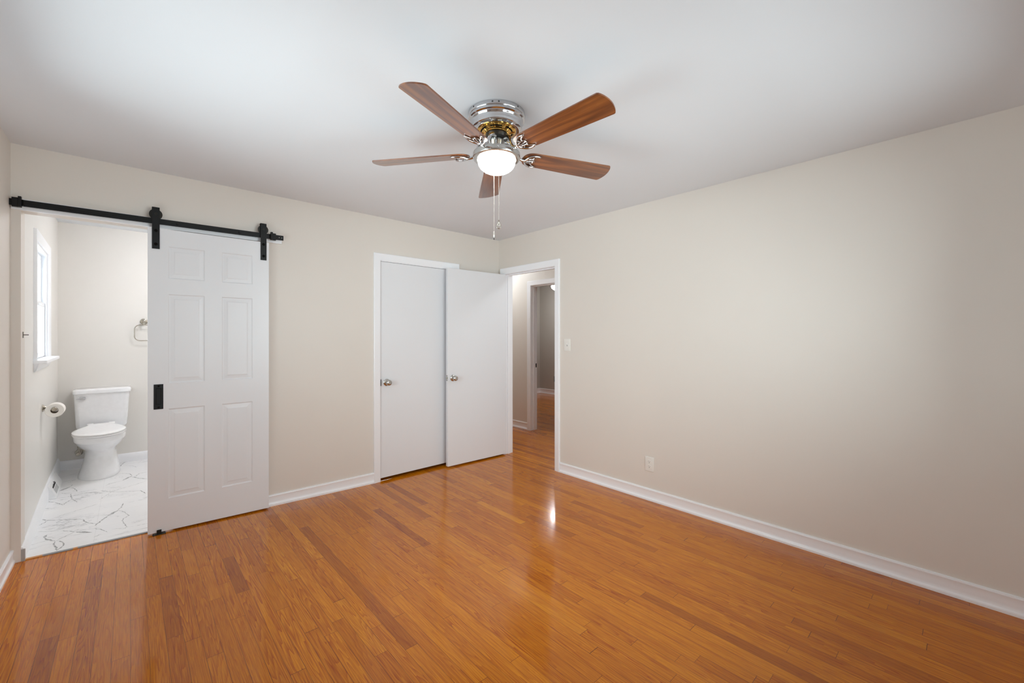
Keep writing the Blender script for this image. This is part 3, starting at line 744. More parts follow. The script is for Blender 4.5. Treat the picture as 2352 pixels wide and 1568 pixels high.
# rail
rl = thing('sliding_door_rail', 'long black steel flat rail above the bathroom opening', 'door rail', (-2.957, -0.045, 2.10))
def tilt(bm):
    for v in bm.verts: v.co.z += railz(v.co.x) - 2.10
    return bm
bm = newbox(-3.6495, -0.0485, 2.0815, -2.258, -0.0425, 2.1185, 0.0008)
rail = unparent_loc(link('rail_bar', tilt(bm), M['black'], rl))
for x in (-3.406, -2.910, -2.55, -3.63):
    if x == -3.63: continue
    bm = bmesh.new(); disc_y(bm, x, -0.0425, -0.018, 2.10, 0.010, 24)
    unparent_loc(link('spacer', tilt(bm), M['black'], rl))
    bm = bmesh.new(); lathe(bm, [(0.0, -0.004), (0.0055, -0.0038), (0.0075, -0.002), (0.008, 0.0)], 20, (x, -0.0485, 2.10), 'y')
    unparent_loc(link('lag_bolt', tilt(bm), M['black'], rl))
def end_stop(x0, x1, xr0, xr1, xp0, xp1):
    bm = bmesh.new()
    box(bm, x0, -0.0555, 2.074, x1, -0.0365, 2.1265, 0.001)      # clamp around the rail
    box(bm, xr0, -0.0600, 2.0745, xr1, -0.0355, 2.1345, 0.0015)  # taller bumper plate
    s = unparent_loc(link('end_stop', tilt(bm), M['black'], rl))
    bm = bmesh.new(); box(bm, xp0, -0.0575, 2.082, xp1, -0.0395, 2.118, 0.003)
    link('rubber_bumper', tilt(bm), M['void'], s)
end_stop(-3.640, -3.616, -3.616, -3.603, -3.603, -3.596)
end_stop(-2.334, -2.312, -2.348, -2.334, -2.356, -2.348)
for x in (-2.288, -2.270):
    bm = bmesh.new(); disc_y(bm, x, -0.0490, -0.0480, 2.1005, 0.0022, 12)
    unparent_loc(link('screw_hole', tilt(bm), M['plate'], rl))
# floor guide below the sliding door
fg = thing('floor_guide', 'small dark metal door guide on the floor under the sliding door corner', 'door guide', (-3.005, -0.06, zf(-3.005)))
bm = newbox(-0.034, -0.018, 0.0, 0.034, 0.022, 0.004, 0.001); box(bm, -0.012, -0.0085, 0.0, 0.012, -0.0025, 0.030, 0.001)
g_ = link('bracket', bm, M['black_worn'], fg)
for x in (-0.024, 0.024):
    bm = bmesh.new(); lathe(bm, [(0.0055, 0.0), (0.0045, 0.0025), (0.0, 0.003)], 16, (x, -0.008, 0.004)); link('screw', bm, M['steel_dark'], fg)

# knob on a door face: axis -y
def knob(parent, x, y, z, keyed, nrm=(0, -1)):
    bm = bmesh.new(); lathe(bm, [(0.0325, 0.0), (0.0325, -0.002), (0.029, -0.0055), (0.020, -0.009), (0.013, -0.011)], 40, (x, y, z), 'y')
    rs = link('doorknob', bm, M['brushed'], parent)
    bm = bmesh.new(); lathe(bm, [(0.0115, -0.010), (0.0105, -0.022), (0.013, -0.029), (0.021, -0.033), (0.0265, -0.040), (0.0275, -0.048), (0.0250, -0.056), (0.0195, -0.0605), (0.013, -0.0620), (0.012, -0.0605), (0.0, -0.0600)], 40, (x, y, z), 'y')
    kb = link('knob', bm, M['brushed'], rs, smooth=50)
    for p in rs.data.polygons: p.use_smooth = True
    rs.data.set_sharp_from_angle(angle=R(40))
    if keyed:
        bm = bmesh.new(); box(bm, x - 0.001, y - 0.0612, z - 0.006, x + 0.001, y - 0.0598, z + 0.006)
        link('keyway', bm, M['void'], rs)
    return rs
# closet door
d2 = thing('door_2', 'flat white closet door, shut, with a round knob at its left', 'door', (-1.034, 0.02, 0.02), kind='structure')
bm = newbox(-1.4335, 0.002, 0.0285, -0.6345, 0.0365, 2.0315, 0.001)
unparent_loc(link('door_panel', bm, M['door'], d2))
k_ = knob(d2, -1.374, 0.002, 0.910, False); unparent_loc(k_)
# entry door: hinge at the hall jamb, opened flat in front of the corner
HP = Vector((0.003, -0.1255)); FP = Vector((-0.760, -0.093))
ang = math.atan2(FP.y - HP.y, FP.x - HP.x) - PI
d3 = thing('door_3', 'flat white bedroom door standing open in front of the closet', 'door', (HP.x, HP.y, 0.0), kind='structure')
d3.rotation_euler = (0, 0, ang)
LD = (FP - HP).length
bm = newbox(-LD, 0.0, 0.016, -0.004, 0.035, 2.034, 0.0012)
link('door_panel', bm, M['door'], d3)
knob(d3, -LD + 0.060, 0.0, 0.913, True)
bm = newbox(-LD - 0.0012, 0.0055, 0.885, -LD + 0.0005, 0.0295, 0.942, 0.0004)
lp = link('latch_plate', bm, M['brushed'], d3)
bm = newbox(-LD - 0.010, 0.0115, 0.905, -LD, 0.0235, 0.922, 0.002); link('latch_bolt', bm, M['satin'], lp)
for z in (0.891, 0.936):
    bm = lathe(bmesh.new(), [(0.003, 0.0), (0.003, -0.0006)], 10, (-LD - 0.0012, 0.0175, z), 'x'); link('screw', bm, M['void'], lp)
for z in (0.25, 1.02, 1.80):
    bm = bmesh.new(); lathe(bm, [(0.0055, 0.0), (0.0055, 0.088)], 14, (0.001, 0.0395, z - 0.044)); link('hinge', bm, M['brushed'], d3)

# ------------------------------------------------------------------ windows
def window(name, label, p0, u, n, width, z0, z1, depth, meet, wall_t=T, stool=True, cw=1.0, glass='glass', du=-0.058, dl=-0.032, ft=0.012):
    """p0: plan point of the opening's left end on the room face; u along the wall, n into the room"""
    w = thing(name, label, 'window', (p0[0], p0[1], 0), math.atan2(u[1], u[0]), kind='structure')
    # local axes: x = u, y = +left of u. room side sign
    sgn = 1.0 if (-u[1] * n[0] + u[0] * n[1]) > 0 else -1.0
    def B(bm, x0, x1, d0, d1, za, zb_, bev=0.0): box(bm, x0, min(sgn * d0, sgn * d1), za, x1, max(sgn * d0, sgn * d1), zb_, bev)
    casing(w, (0, 0, 0), (1, 0, 0), (0, sgn, 0), 0.0 - 0.004, width + 0.004, z1 + 0.004, z0, M['trim'], w0=cw, w1=cw)
    bm = bmesh.new(); B(bm, 0, 0.018, -wall_t, 0.0, z0, z1); B(bm, width - 0.018, width, -wall_t, 0.0, z0, z1); B(bm, 0.018, width - 0.018, -wall_t, 0.0, z1 - 0.018, z1); B(bm, 0.018, width - 0.018, -wall_t, -0.02, z0, z0 + 0.018)
    B(bm, 0.018, 0.032, -0.008, -0.001, z0 + .018, z1 - .018); B(bm, width - 0.032, width - 0.018, -0.008, -0.001, z0 + .018, z1 - .018)
    link('jamb', bm, M['trim'], w)
    if stool:
        bm = bmesh.new(); ov = 0.064 * cw + 0.022; B(bm, -ov, width + ov, -0.02, 0.064, z0 - 0.010, z0 + 0.014, 0.006); link('sill', bm, M['trim'], w)
        bm = bmesh.new(); a0, a1 = -0.060 * cw, width + 0.060 * cw
        pts = [(0.0, z0 - 0.010), (0.022, z0 - 0.010), (0.020, z0 - 0.030), (0.012, z0 - 0.055), (0.004, z0 - 0.066), (0.0, z0 - 0.066)]
        L1 = [bm.verts.new((a0 + (0.010 if i > 3 else 0), sgn * d, z)) for i, (d, z) in enumerate(pts)]; L2 = [bm.verts.new((a1 - (0.010 if i > 3 else 0), sgn * d, z)) for i, (d, z) in enumerate(pts)]
        bm.faces.new(L1); bm.faces.new(L2)
        for i in range(len(pts)): bm.faces.new((L1[i], L1[(i + 1) % 6], L2[(i + 1) % 6], L2[i]))
        link('apron', bm, M['trim'], w)
    x0, x1 = 0.020, width - 0.020
    for nm, za, zb_, d in (('upper_sash', meet - 0.018, z1 - 0.020, du), ('lower_sash', z0 + 0.018, meet + 0.018, dl)):
        bm = bmesh.new(); f = 0.036; d0, d1 = d - ft, d + ft
        B(bm, x0, x0 + f, d0, d1, za, zb_, 0.002); B(bm, x1 - f, x1, d0, d1, za, zb_, 0.002); B(bm, x0 + f, x1 - f, d0, d1, za, za + f, 0.002); B(bm, x0 + f, x1 - f, d0, d1, zb_ - f, zb_, 0.002)
        s = link(nm, bm, M['vinyl'], w)
        bm = bmesh.new(); B(bm, x0 + f - .002, x1 - f + .002, d - 0.002, d + 0.002, za + f - .002, zb_ - f + .002); link('pane', bm, M[glass], s)
        if nm == 'lower_sash':
            bm = bmesh.new(); B(bm, (x0 + x1) / 2 - 0.03, (x0 + x1) / 2 + 0.03, d1, d1 + 0.012, zb_ - 0.03, zb_ - 0.018, 0.002); link('sash_lock', bm, M['vinyl'], s)
    return w
ud = Vector((-0.0222, 1.0)).normalized()
pw = Vector((wx(0), 0)) + ud * BW[0]
window('window_1', 'narrow white double hung window beside the toilet', (pw.x, pw.y), (ud.x, ud.y), (1, 0.02), BW[1] - BW[0], BW[2], BW[3], T, 1.585, glass='frosted', du=-0.038, dl=-0.019, ft=0.009)
window('window_2', 'white double hung window in the left wall', (WL, WIN_L[0]), (0, 1), (1, 0), WIN_L[1] - WIN_L[0], WIN_L[2], WIN_L[3], T, 1.46)
window('window_3', 'wide white double hung window behind the viewpoint', (WIN_F[0], WF), (1, 0), (0, 1), WIN_F[1] - WIN_F[0], WIN_F[2], WIN_F[3], T, 1.47)

# ------------------------------------------------------------------ wall plates on the right wall (normal -x)
def plate_at(name, label, cat, y, z, w, h):
    t = thing(name, label, cat, (0.0, y, z), -PI / 2)       # local +x -> world -y, local +y -> world +x ; face towards local -y
    bm = newbox(-w / 2, -0.0062, -h / 2, w / 2, -0.0002, h / 2, 0.0028, 3); link('cover_plate', bm, M['plate'], t, smooth=40)
    return t
sw = plate_at('light_switch', 'white toggle light switch on the wall right of the hall doorway', 'light switch', -1.0265, 1.2555, 0.078, 0.117)
bm = newbox(-0.0058, -0.0066, -0.012, 0.0058, -0.0058, 0.012); link('toggle_slot', bm, M['vent_gray'], sw)
bm = newbox(-0.0045, -0.016, -0.006, 0.0045, -0.005, 0.006, 0.0015, mtx=Matrix.Translation((0, 0, 0.003)) @ Matrix.Rotation(R(-24), 4, 'X')); link('toggle', bm, M['plate'], sw)
for z in (0.030, -0.030):
    bm = bmesh.new(); lathe(bm, [(0.0, -0.0009), (0.0024, -0.0006), (0.0032, 0.0)], 14, (0, -0.0062, z), 'y'); link('screw', bm, M['plate'], sw)
ol = plate_at('wall_outlet', 'white duplex electrical outlet low on the bare right wall', 'outlet', -1.9000, 0.2950, 0.078, 0.117)
for z in (0.0195, -0.0195):
    poly = [(0.0168 * math.cos(a), max(-0.0135, min(0.0135, 0.0168 * math.sin(a)))) for a in [2 * PI * i / 40 for i in range(40)]]
    bm = bmesh.new(); prism(bm, poly, 0.0, 0.0022, Matrix.Translation((0, -0.0058, z)) @ Matrix.Rotation(R(90), 4, 'X'))
    rc_ = link('receptacle', bm, M['plate'], ol)
    for a, b, c, d in ((-0.0072, 0.0045, 0.0017, 0.0075), (0.0056, 0.0040, 0.0017, 0.0062)):
        bm = newbox(a, -0.0084, z + b - d / 2, a + c, -0.0079, z + b + d / 2); link('slot', bm, M['void'], rc_)
    bm = bmesh.new(); lathe(bm, [(0.0026, -0.0004), (0.0026, 0.0)], 14, (0, -0.0080, z - 0.0068), 'y'); link('ground_hole', bm, M['void'], rc_)
bm = bmesh.new(); lathe(bm, [(0.0, -0.0009), (0.0024, -0.0006), (0.0032, 0.0)], 14, (0, -0.0062, 0), 'y'); link('screw', bm, M['plate'], ol)

# ------------------------------------------------------------------ ceiling fan
FX, FY = -1.7995, -2.090
fan = thing('ceiling_fan', 'flush ceiling fan with five walnut blades, chrome body and a lit frosted bowl', 'ceiling fan', (FX, FY, H))
def fl_(name, prof, mat, parent=fan, n=72, sm=38, **k):
    return link(name, lathe(bmesh.new(), prof, n, **k), M[mat], parent, smooth=sm)
can = fl_('canopy', [(0.0, 0.0), (0.1420, 0.0), (0.1425, -0.004), (0.1425, -0.018), (0.1405, -0.0215), (0.1375, -0.0225), (0.1370, -0.0265), (0.1390, -0.0285), (0.1385, -0.0330), (0.1350, -0.0355), (0.1325, -0.0370),
                     (0.1320, -0.0410), (0.1290, -0.0450), (0.1272, -0.0500), (0.1262, -0.0600), (0.1255, -0.0720), (0.1240, -0.0770), (0.1200, -0.0795), (0.1000, -0.0805), (0.0, -0.0805)], 'chrome')
for a in (222, 234, 180, 275):
    bm = lathe(bmesh.new(), [(0.0042, 0.0), (0.003, 0.0016), (0.0, 0.0022)], 12, (0.1425, 0, -0.010), 'x'); bmesh.ops.rotate(bm, verts=bm.verts, cent=(0, 0, 0), matrix=Matrix.Rotation(R(a), 3, 'Z'))
    link('screw', bm, M['steel_dark'], can)
vb = fl_('vented_motor_band', [(0.0, -0.0800), (0.0965, -0.0800), (0.0965, -0.0825), (0.0930, -0.0845), (0.0880, -0.0855), (0.0630, -0.0925), (0.0600, -0.0940), (0.0595, -0.0970), (0.0560, -0.0985), (0.0, -0.0985)], 'brass')
for i in range(6):                                          # curved slots around the shallow cone, ribs between them
    bm = bmesh.new()
    a0 = R(60 * i + 48); pts = [((0.0770) * math.cos(a0 + R(t)), (0.0770) * math.sin(a0 + R(t)), -0.0885) for t in range(-21, 22, 2)]
    tube(bm, pts, 0.0042, 8, flat=0.45)
    link('cooling_slot', bm, M['void'], vb)
    bm = bmesh.new(); a1 = R(60 * i + 18); ca, sa = math.cos(a1), math.sin(a1)
    tube(bm, [(0.0900 * ca, 0.0900 * sa, -0.0850), (0.0640 * ca, 0.0640 * sa, -0.0922)], 0.0036, 10); link('rib', bm, M['brass'], vb, smooth=60)
fl_('flywheel', [(0.0, -0.0980), (0.0500, -0.0980), (0.0560, -0.1000), (0.0570, -0.1200), (0.0520, -0.1230), (0.0, -0.1230)], 'steel_dark')
hub = fl_('switch_housing', [(0.0, -0.1225), (0.0360, -0.1225), (0.0400, -0.1260), (0.0415, -0.1300), (0.0415, -0.1640), (0.0430, -0.1670), (0.0, -0.1670)], 'brushed')
for a in (228, 108, 348):
    bm = lathe(bmesh.new(), [(0.0048, 0.0), (0.0048, 0.004), (0.003, 0.0075), (0.0, 0.008)], 14, (0.0415, 0, -0.146), 'x'); bmesh.ops.rotate(bm, verts=bm.verts, cent=(0, 0, 0), matrix=Matrix.Rotation(R(a), 3, 'Z'))
    link('thumb_screw', bm, M['chrome'], hub, smooth=40)
ft = fl_('light_fitter', [(0.0, -0.1665), (0.0430, -0.1665), (0.0480, -0.1705), (0.0700, -0.1780), (0.0950, -0.1870), (0.1120, -0.1925), (0.1162, -0.1940), (0.1170, -0.1960), (0.1170, -0.2160), (0.1158, -0.2200), (0.1100, -0.2235), (0.0975, -0.2240), (0.0970, -0.2190), (0.0, -0.2170)], 'brushed')
for a in (233, 113, 353):
    bm = lathe(bmesh.new(), [(0.0036, 0.0), (0.0036, 0.005), (0.0022, 0.008), (0.0, 0.0083)], 14, (0.117, 0, -0.206), 'x'); bmesh.ops.rotate(bm, verts=bm.verts, cent=(0, 0, 0), matrix=Matrix.Rotation(R(a), 3, 'Z'))
    link('thumb_screw', bm, M['chrome'], ft, smooth=40)
pr = [(0.0900, -0.2180), (0.0935, -0.2240), (0.0940, -0.2290), (0.0925, -0.2340)] + [(0.0925 * math.cos(t), -0.2340 - 0.0580 * math.sin(t)) for t in [PI / 2 * i / 14 for i in range(1, 14)]] + [(0.0, -0.2920)]
gb = fl_('glass_bowl', pr, 'bowl', closed_bot=True); gb['label'] = 'lit frosted white glass bowl'
# blades
BR0, BR1 = 0.140, 0.655
def blade_poly():
    P = []
    w0, w1 = 0.0520, 0.0660
    for i in range(13):                                     # rounded root
        t = PI / 2 + PI * i / 12; P.append((BR0 + 0.050 + 0.050 * math.cos(t), w0 * math.sin(t)))
    P.append((BR0 + 0.30, -0.0610)); P.append((BR1 - 0.030, -w1))
    # tip: bowed end with small rounded corners
    for i in range(5): t = -PI / 2 + PI / 2 * i / 4 * 0.72; P.append((BR1 - 0.024 + 0.007 * math.cos(t), -w1 + 0.007 + 0.007 * math.sin(t)))
    for i in range(1, 14): q = -1 + 2 * i / 14; P.append((BR1 - 0.0165 + 0.0165 * (1 - q * q), (w1 - 0.004) * q))
    for i in range(5): t = PI / 2 * 0.28 + PI / 2 * 0.72 * i / 4; P.append((BR1 - 0.024 + 0.007 * math.cos(t), w1 - 0.007 + 0.007 * math.sin(t)))
    P.append((BR1 - 0.030, w1)); P.append((BR0 + 0.30, 0.0610))
    return P
def make_blade():
    bm = bmesh.new(); prism(bm, blade_poly(), -0.003, 0.003)
    es = [e for e in bm.edges if len(e.link_faces) == 2 and any(len(f.verts) > 6 for f in e.link_faces)]
    bmesh.ops.bevel(bm, geom=es, offset=0.0012, segments=2, affect='EDGES')
    b = link('fan_blade', bm, M['walnut'], fan)
    # scrolled blade iron under the root
    bm = bmesh.new(); z = -0.0075
    outer = smoothpts([(0.252, 0.0475, z), (0.236, 0.0510, z - .001), (0.205, 0.0485, z - .002), (0.176, 0.0350, z - .003), (0.160, 0.0180, z - .004), (0.154, 0.0, z - .005),
                       (0.160, -0.0180, z - .004), (0.176, -0.0350, z - .003), (0.205, -0.0485, z - .002), (0.236, -0.0510, z - .001), (0.252, -0.0475, z)], 5)
    nO = len(outer); tube(bm, outer, [0.0040 + 0.0032 * math.sin(PI * i / (nO - 1)) for i in range(nO)], 8)
    inner = smoothpts([(0.252, 0.0475, z), (0.232, 0.0400, z), (0.214, 0.0300, z), (0.206, 0.0180, z)], 4) + smoothpts([(0.206, 0.0180, z), (0.216, 0.0130, z), (0.223, 0.0, z)], 4)
    inner += [Vector((p.x, -p.y, p.z)) for p in reversed(inner)]
    tube(bm, inner, 0.0042, 8)
    for s in (1, -1): tube(bm, smoothpts([(0.158, 0.004 * s, z - .003), (0.178, 0.0130 * s, z - .002), (0.206, 0.0180 * s, z)], 5), 0.0045, 8)
    tube(bm, [(0.156, 0, z - .003), (0.186, 0, z - .004), (0.223, 0, z)], 0.003, 8)
    for x, y in ((0.178, 0.021), (0.178, -0.021), (0.218, 0.0)): lathe(bm, [(0.0075, 0.0), (0.0075, -0.003), (0.005, -0.005), (0.0, -0.006)], 16, (x, y, z + 0.002))
    # arm rising to the flywheel
    arm = smoothpts([(0.160, 0, z - .003), (0.140, 0, -0.012), (0.118, 0, -0.004), (0.100, 0, 0.020), (0.084, 0, 0.052), (0.066, 0, 0.070), (0.040, 0, 0.074)], 5)
    nA = len(arm); tube(bm, arm, [0.0065 + 0.003 * i / nA for i in range(nA)], 10)
    for v in bm.verts:
        if v.co.x > 0.154: v.co.x = 0.154 + (v.co.x - 0.154) * 0.72
        v.co.y *= 0.88
    link('blade_iron', bm, M['chrome'], b, smooth=60)
    return b
b0 = make_blade(); kids = list(b0.children)
for i, a in enumerate((-159.0, -87.8, -19.2, 54.5, 127.0)):
    if i == 0: b = b0
    else:
        b = b0.copy(); C.objects.link(b)
        for k in kids:
            c = k.copy(); C.objects.link(c); c.parent = b
    b.location = (0, 0, -0.192); b.rotation_euler = (R(-12), 0, R(a))
# pull chains
def chain(name, dx, dy, z0, z1):
    bm = bmesh.new(); z = z0
    while z > z1:
        bmesh.ops.create_icosphere(bm, subdivisions=1, radius=0.0019, matrix=Matrix.Translation((dx, dy, z))); z -= 0.0048
    tube(bm, [(dx, dy, z0), (dx, dy, z1)], 0.0006, 5)
    return link(name, bm, M['chain'], fan)
# camera-facing side of the fitter is towards (-0.65, -0.76)
c1 = chain('pull_chain', -0.0620, -0.0894, -0.222, -0.560)
bm = bmesh.new(); pts = smoothpts([(0, 0, 0.0), (0.0052, 0, -0.010), (0.0085, 0, -0.019), (0.0075, 0, -0.027), (0, 0, -0.032), (-0.0075, 0, -0.027), (-0.0085, 0, -0.019), (-0.0052, 0, -0.010)], 5, True)
tube(bm, pts, 0.0020, 10, cyc=True); bmesh.ops.transform(bm, verts=bm.verts, matrix=Matrix.Translation((-0.0620, -0.0894, -0.560)) @ Matrix.Rotation(R(-42), 4, 'Z'))
v0 = len(bm.verts); lathe(bm, [(0.0, 0.0), (0.0024, -0.003), (0.0024, -0.010), (0.0, -0.014)], 10, (-0.0620, -0.0894, -0.568)); lathe(bm, [(0.0, 0.010), (0.0028, 0.007), (0.0028, 0.0), (0.0, -0.001)], 10, (-0.0620, -0.0894, -0.560))
pf = link('chain_fob', bm, M['satin'], c1, smooth=60); pf['label'] = 'hollow teardrop pull'
c2 = chain('pull_chain', 0.0566, 0.0887, -0.222, -0.558)
bm = lathe(bmesh.new(), [(0.0, 0.0), (0.0024, -0.002), (0.0026, -0.008), (0.0040, -0.018), (0.0034, -0.026), (0.0016, -0.030), (0.0016, -0.033), (0.0, -0.0335)], 16, (0.0566, 0.0887, -0.552))
pf = link('chain_fob', bm, M['chain'], c2, smooth=50); pf['label'] = 'slim white spindle pull'
bm = lathe(bmesh.new(), [(0.0, 0.0), (0.0018, -0.001), (0.0018, -0.009), (0.0, -0.010)], 12, (0.0566, 0.0887, -0.5865)); link('fob_tip', bm, M['void'], pf)

# other ceiling lamps
def dome_lamp(x, y, label, r=0.15, mat='lamp2'):
    t = thing('ceiling_lamp', label, 'ceiling lamp', (x, y, H))
    link('lamp_base', lathe(bmesh.new(), [(0.0, 0.0), (r * 0.95, 0.0), (r * 0.97, -0.02), (r * 0.9, -0.03), (0.0, -0.03)], 40), M['brushed'], t, smooth=40)
    link('lamp_shade', lathe(bmesh.new(), [(r, -0.022)] + [(r * math.cos(a), -0.025 - 0.085 * math.sin(a)) for a in [PI / 2 * i / 12 for i in range(1, 12)]] + [(0.0, -0.110)], 40), M[mat], t, smooth=60)
    return t
fl2 = thing('ceiling_lamp', 'lit white dome lamp on the far room ceiling, seen through both doorways', 'ceiling lamp', (3.34, 2.04, HF))
link('lamp_base', lathe(bmesh.new(), [(0.0, 0.0), (0.07, 0.0), (0.068, -0.02), (0.012, -0.03), (0.012, -0.150), (0.10, -0.155), (0.150, -0.160), (0.152, -0.170), (0.0, -0.170)], 40), M['brushed'], fl2, smooth=40)
link('lamp_shade', lathe(bmesh.new(), [(0.148, -0.168)] + [(0.148 * math.cos(a), -0.172 - 0.102 * math.sin(a)) for a in [PI / 2 * i / 12 for i in range(1, 12)]] + [(0.0, -0.274)], 40), M['lamp_far'], fl2, smooth=60)
dome_lamp(0.60, 1.05, 'lit dome lamp on the hall ceiling near the end wall')
dome_lamp(0.60, -1.25, 'added unseen dome lamp on the hall ceiling brightening the hall floor')  # extra lamp out of view, added to lift the hall floor
dome_lamp(-2.50, 1.30, 'lit dome lamp on the bathroom ceiling', mat='lamp_bath')

# ------------------------------------------------------------------ bathroom things
TX = -3.352; FZ = zf(TX) + 0.004
to = thing('toilet', 'white two piece toilet with closed lid in the bathroom', 'toilet', (TX, 1.85, FZ))
def egg(bm, z, hw, yf, yb, n=48, pw=2.2, back=1.0, tiltv=0.0):
    cy = yf + (yb - yf) * 0.52; out = []
    for i in range(n):
        a = 2 * PI * i / n; ca, sa = math.cos(a), math.sin(a)
        x = hw * math.copysign(abs(ca) ** (2 / pw), ca)
        y = (cy + (yb - cy) * math.copysign(abs(sa) ** (2 / (pw + back)), sa)) if sa > 0 else (cy - (cy - yf) * abs(sa) ** (2 / pw))
        if sa > 0: x *= 1 - 0.0 * sa
        out.append(bm.verts.new((x - 0.010 * max(0.0, 1 - z / 0.12), y - 1.85, z + tiltv * (y - yf))))
    return out
def loft(bm, rings, cap=True):
    for a, b in zip(rings, rings[1:]):
        n = len(a)
        for i in range(n): bm.faces.new((a[i], a[(i + 1) % n], b[(i + 1) % n], b[i]))
    if cap: bm.faces.new(rings[0]); bm.faces.new(rings[-1])
bm = bmesh.new()
loft(bm, [egg(bm, *r) for r in [(0.0, 0.141, 1.628, 2.12), (0.006, 0.144, 1.624, 2.12), (0.03, 0.140, 1.630, 2.12), (0.08, 0.130, 1.650, 2.12), (0.14, 0.117, 1.672, 2.12), (0.19, 0.110, 1.682, 2.12), (0.225, 0.107, 1.680, 2.12),
    (0.248, 0.110, 1.665, 2.12), (0.268, 0.124, 1.630, 2.12), (0.295, 0.146, 1.580, 2.12), (0.325, 0.164, 1.535, 2.12), (0.345, 0.172, 1.505, 2.12), (0.352, 0.1755, 1.494, 2.12), (0.357, 0.1765, 1.488, 2.12), (0.385, 0.176, 1.480, 2.12), (0.402, 0.174, 1.478, 2.12), (0.408, 0.168, 1.484, 2.12)]])
link('bowl', bm, M['porcelain'], to, smooth=45)
def seatring(bm, z, hw, yf, yb, taper, tv=0.0, n=64):
    out = []; cy = yf + (yb - yf) * 0.42
    for i in range(n):
        a = 2 * PI * i / n; ca, sa = math.cos(a), math.sin(a)
        if sa <= 0: x = hw * ca; y = cy - (cy - yf) * abs(sa) ** 0.95
        else:
            t = min(a, PI - a) / (PI / 2); wb = 1 - taper
            if t < 0.72: k = t / 0.72; q = k * k * (3 - 2 * k); x = hw * (1 - taper * q); y = cy + (yb - cy) * 0.95 * k
            else: k = (t - 0.72) / 0.28; x = hw * wb * (1 - k); y = yb - (yb - cy) * 0.05 * (1 - k) ** 3
            if a > PI / 2: x = -x
        out.append(bm.verts.new((x, y - 1.85, z + tv * (y - yf))))
    return out
bm = bmesh.new(); loft(bm, [seatring(bm, z, hw, yf, 1.955, 0.50, 0.03) for z, hw, yf in ((0.4085, 0.168, 1.478), (0.410, 0.175, 1.470), (0.420, 0.177, 1.467), (0.423, 0.174, 1.471))])
link('seat', bm, M['seat'], to, smooth=40)
bm = bmesh.new(); loft(bm, [seatring(bm, z, hw, yf, yb, 0.52, 0.045) for z, hw, yf, yb in ((0.4250, 0.172, 1.474, 1.960), (0.4265, 0.178, 1.466, 1.963), (0.4350, 0.178, 1.466, 1.963), (0.4400, 0.172, 1.474, 1.958), (0.4425, 0.150, 1.515, 1.940), (0.4435, 0.09, 1.60, 1.90))])
link('lid', bm, M['seat'], to, smooth=40)
for s in (-1, 1):
    bm = lathe(bmesh.new(), [(0.011, -0.022), (0.012, -0.02), (0.012, 0.02), (0.011, 0.022)], 18, (s * 0.075, 0.122, 0.452), 'x'); link('hinge', bm, M['seat'], to, smooth=40)
def rrect(bm, z, x0, x1, y0, y1, r, n=6):
    out = []
    for cx, cy, a0 in ((x1 - r, y1 - r, 0), (x0 + r, y1 - r, 90), (x0 + r, y0 + r, 180), (x1 - r, y0 + r, 270)):
        for i in range(n + 1): a = R(a0 + 90 * i / n); out.append(bm.verts.new((cx + r * math.cos(a), cy + r * math.sin(a), z)))
    return out
def tring(bm, z, f, ins=0.0, r=0.035):   # f: 0 bottom .. 1 top
    return rrect(bm, z, -0.178 - 0.012 * f + ins, 0.183 + 0.021 * f - ins, 0.166 - 0.012 * f + ins, 0.372 - ins, r)
bm = bmesh.new(); TZ = -FZ
loft(bm, [tring(bm, 0.400, 0.0, 0.02, 0.03), tring(bm, 0.405, 0.0, 0.010), tring(bm, 0.425, 0.0, 0.0), tring(bm, 0.55, 0.4), tring(bm, 0.745, 1.0)])
link('tank', bm, M['porcelain'], to, smooth=45)
bm = bmesh.new()
loft(bm, [tring(bm, 0.745, 1.0, -0.002), tring(bm, 0.747, 1.0, -0.009), tring(bm, 0.775, 1.0, -0.010), tring(bm, 0.785, 1.0, -0.005), tring(bm, 0.7885, 1.0, 0.006)])
link('tank_lid', bm, M['porcelain'], to, smooth=45)
bm = newbox(-0.150, 0.136, 0.697, -0.108, 0.156, 0.719, 0.006); lv = link('flush_lever', bm, M['chrome'], to, smooth=40)
bm = bmesh.new(); tube(bm, [(-0.108, 0.141, 0.708), (-0.140, 0.134, 0.707), (-0.172, 0.132, 0.704)], [0.0075, 0.0055, 0.0035], 12); link('lever_arm', bm, M['chrome'], lv, smooth=60)
# supply valve
sv = thing('supply_valve', 'chrome supply stop valve and hose at the wall behind the toilet', 'valve', (-3.518, BATH_Y, 0.20))
link('escutcheon', lathe(bmesh.new(), [(0.030, 0.0), (0.028, -0.006), (0.014, -0.010), (0.0, -0.010)], 24, axis='y'), M['satin'], sv, smooth=40)
bm = bmesh.new(); tube(bm, [(0, -0.005, 0), (0, -0.075, 0)], 0.009, 12); ball(bm, (0, -0.062, 0), 0.017, 16); tube(bm, [(0, -0.062, 0), (0, -0.062, 0.045)], 0.009, 12); link('valve_body', bm, M['satin'], sv, smooth=50)
bm = lathe(bmesh.new(), [(0.0, 0.0), (0.016, 0.0), (0.019, -0.006), (0.016, -0.014), (0.0, -0.017)], 8, (0, -0.090, 0), 'y'); link('valve_handle', bm, M['satin'], sv, smooth=30)
bm = bmesh.new(); tube(bm, smoothpts([(0, -0.062, 0.045), (-0.004, -0.064, 0.10), (0.012, -0.085, 0.17), (0.030, -0.11, 0.235)], 8), 0.0055, 10); link('hose', bm, M['satin'], sv, smooth=60)
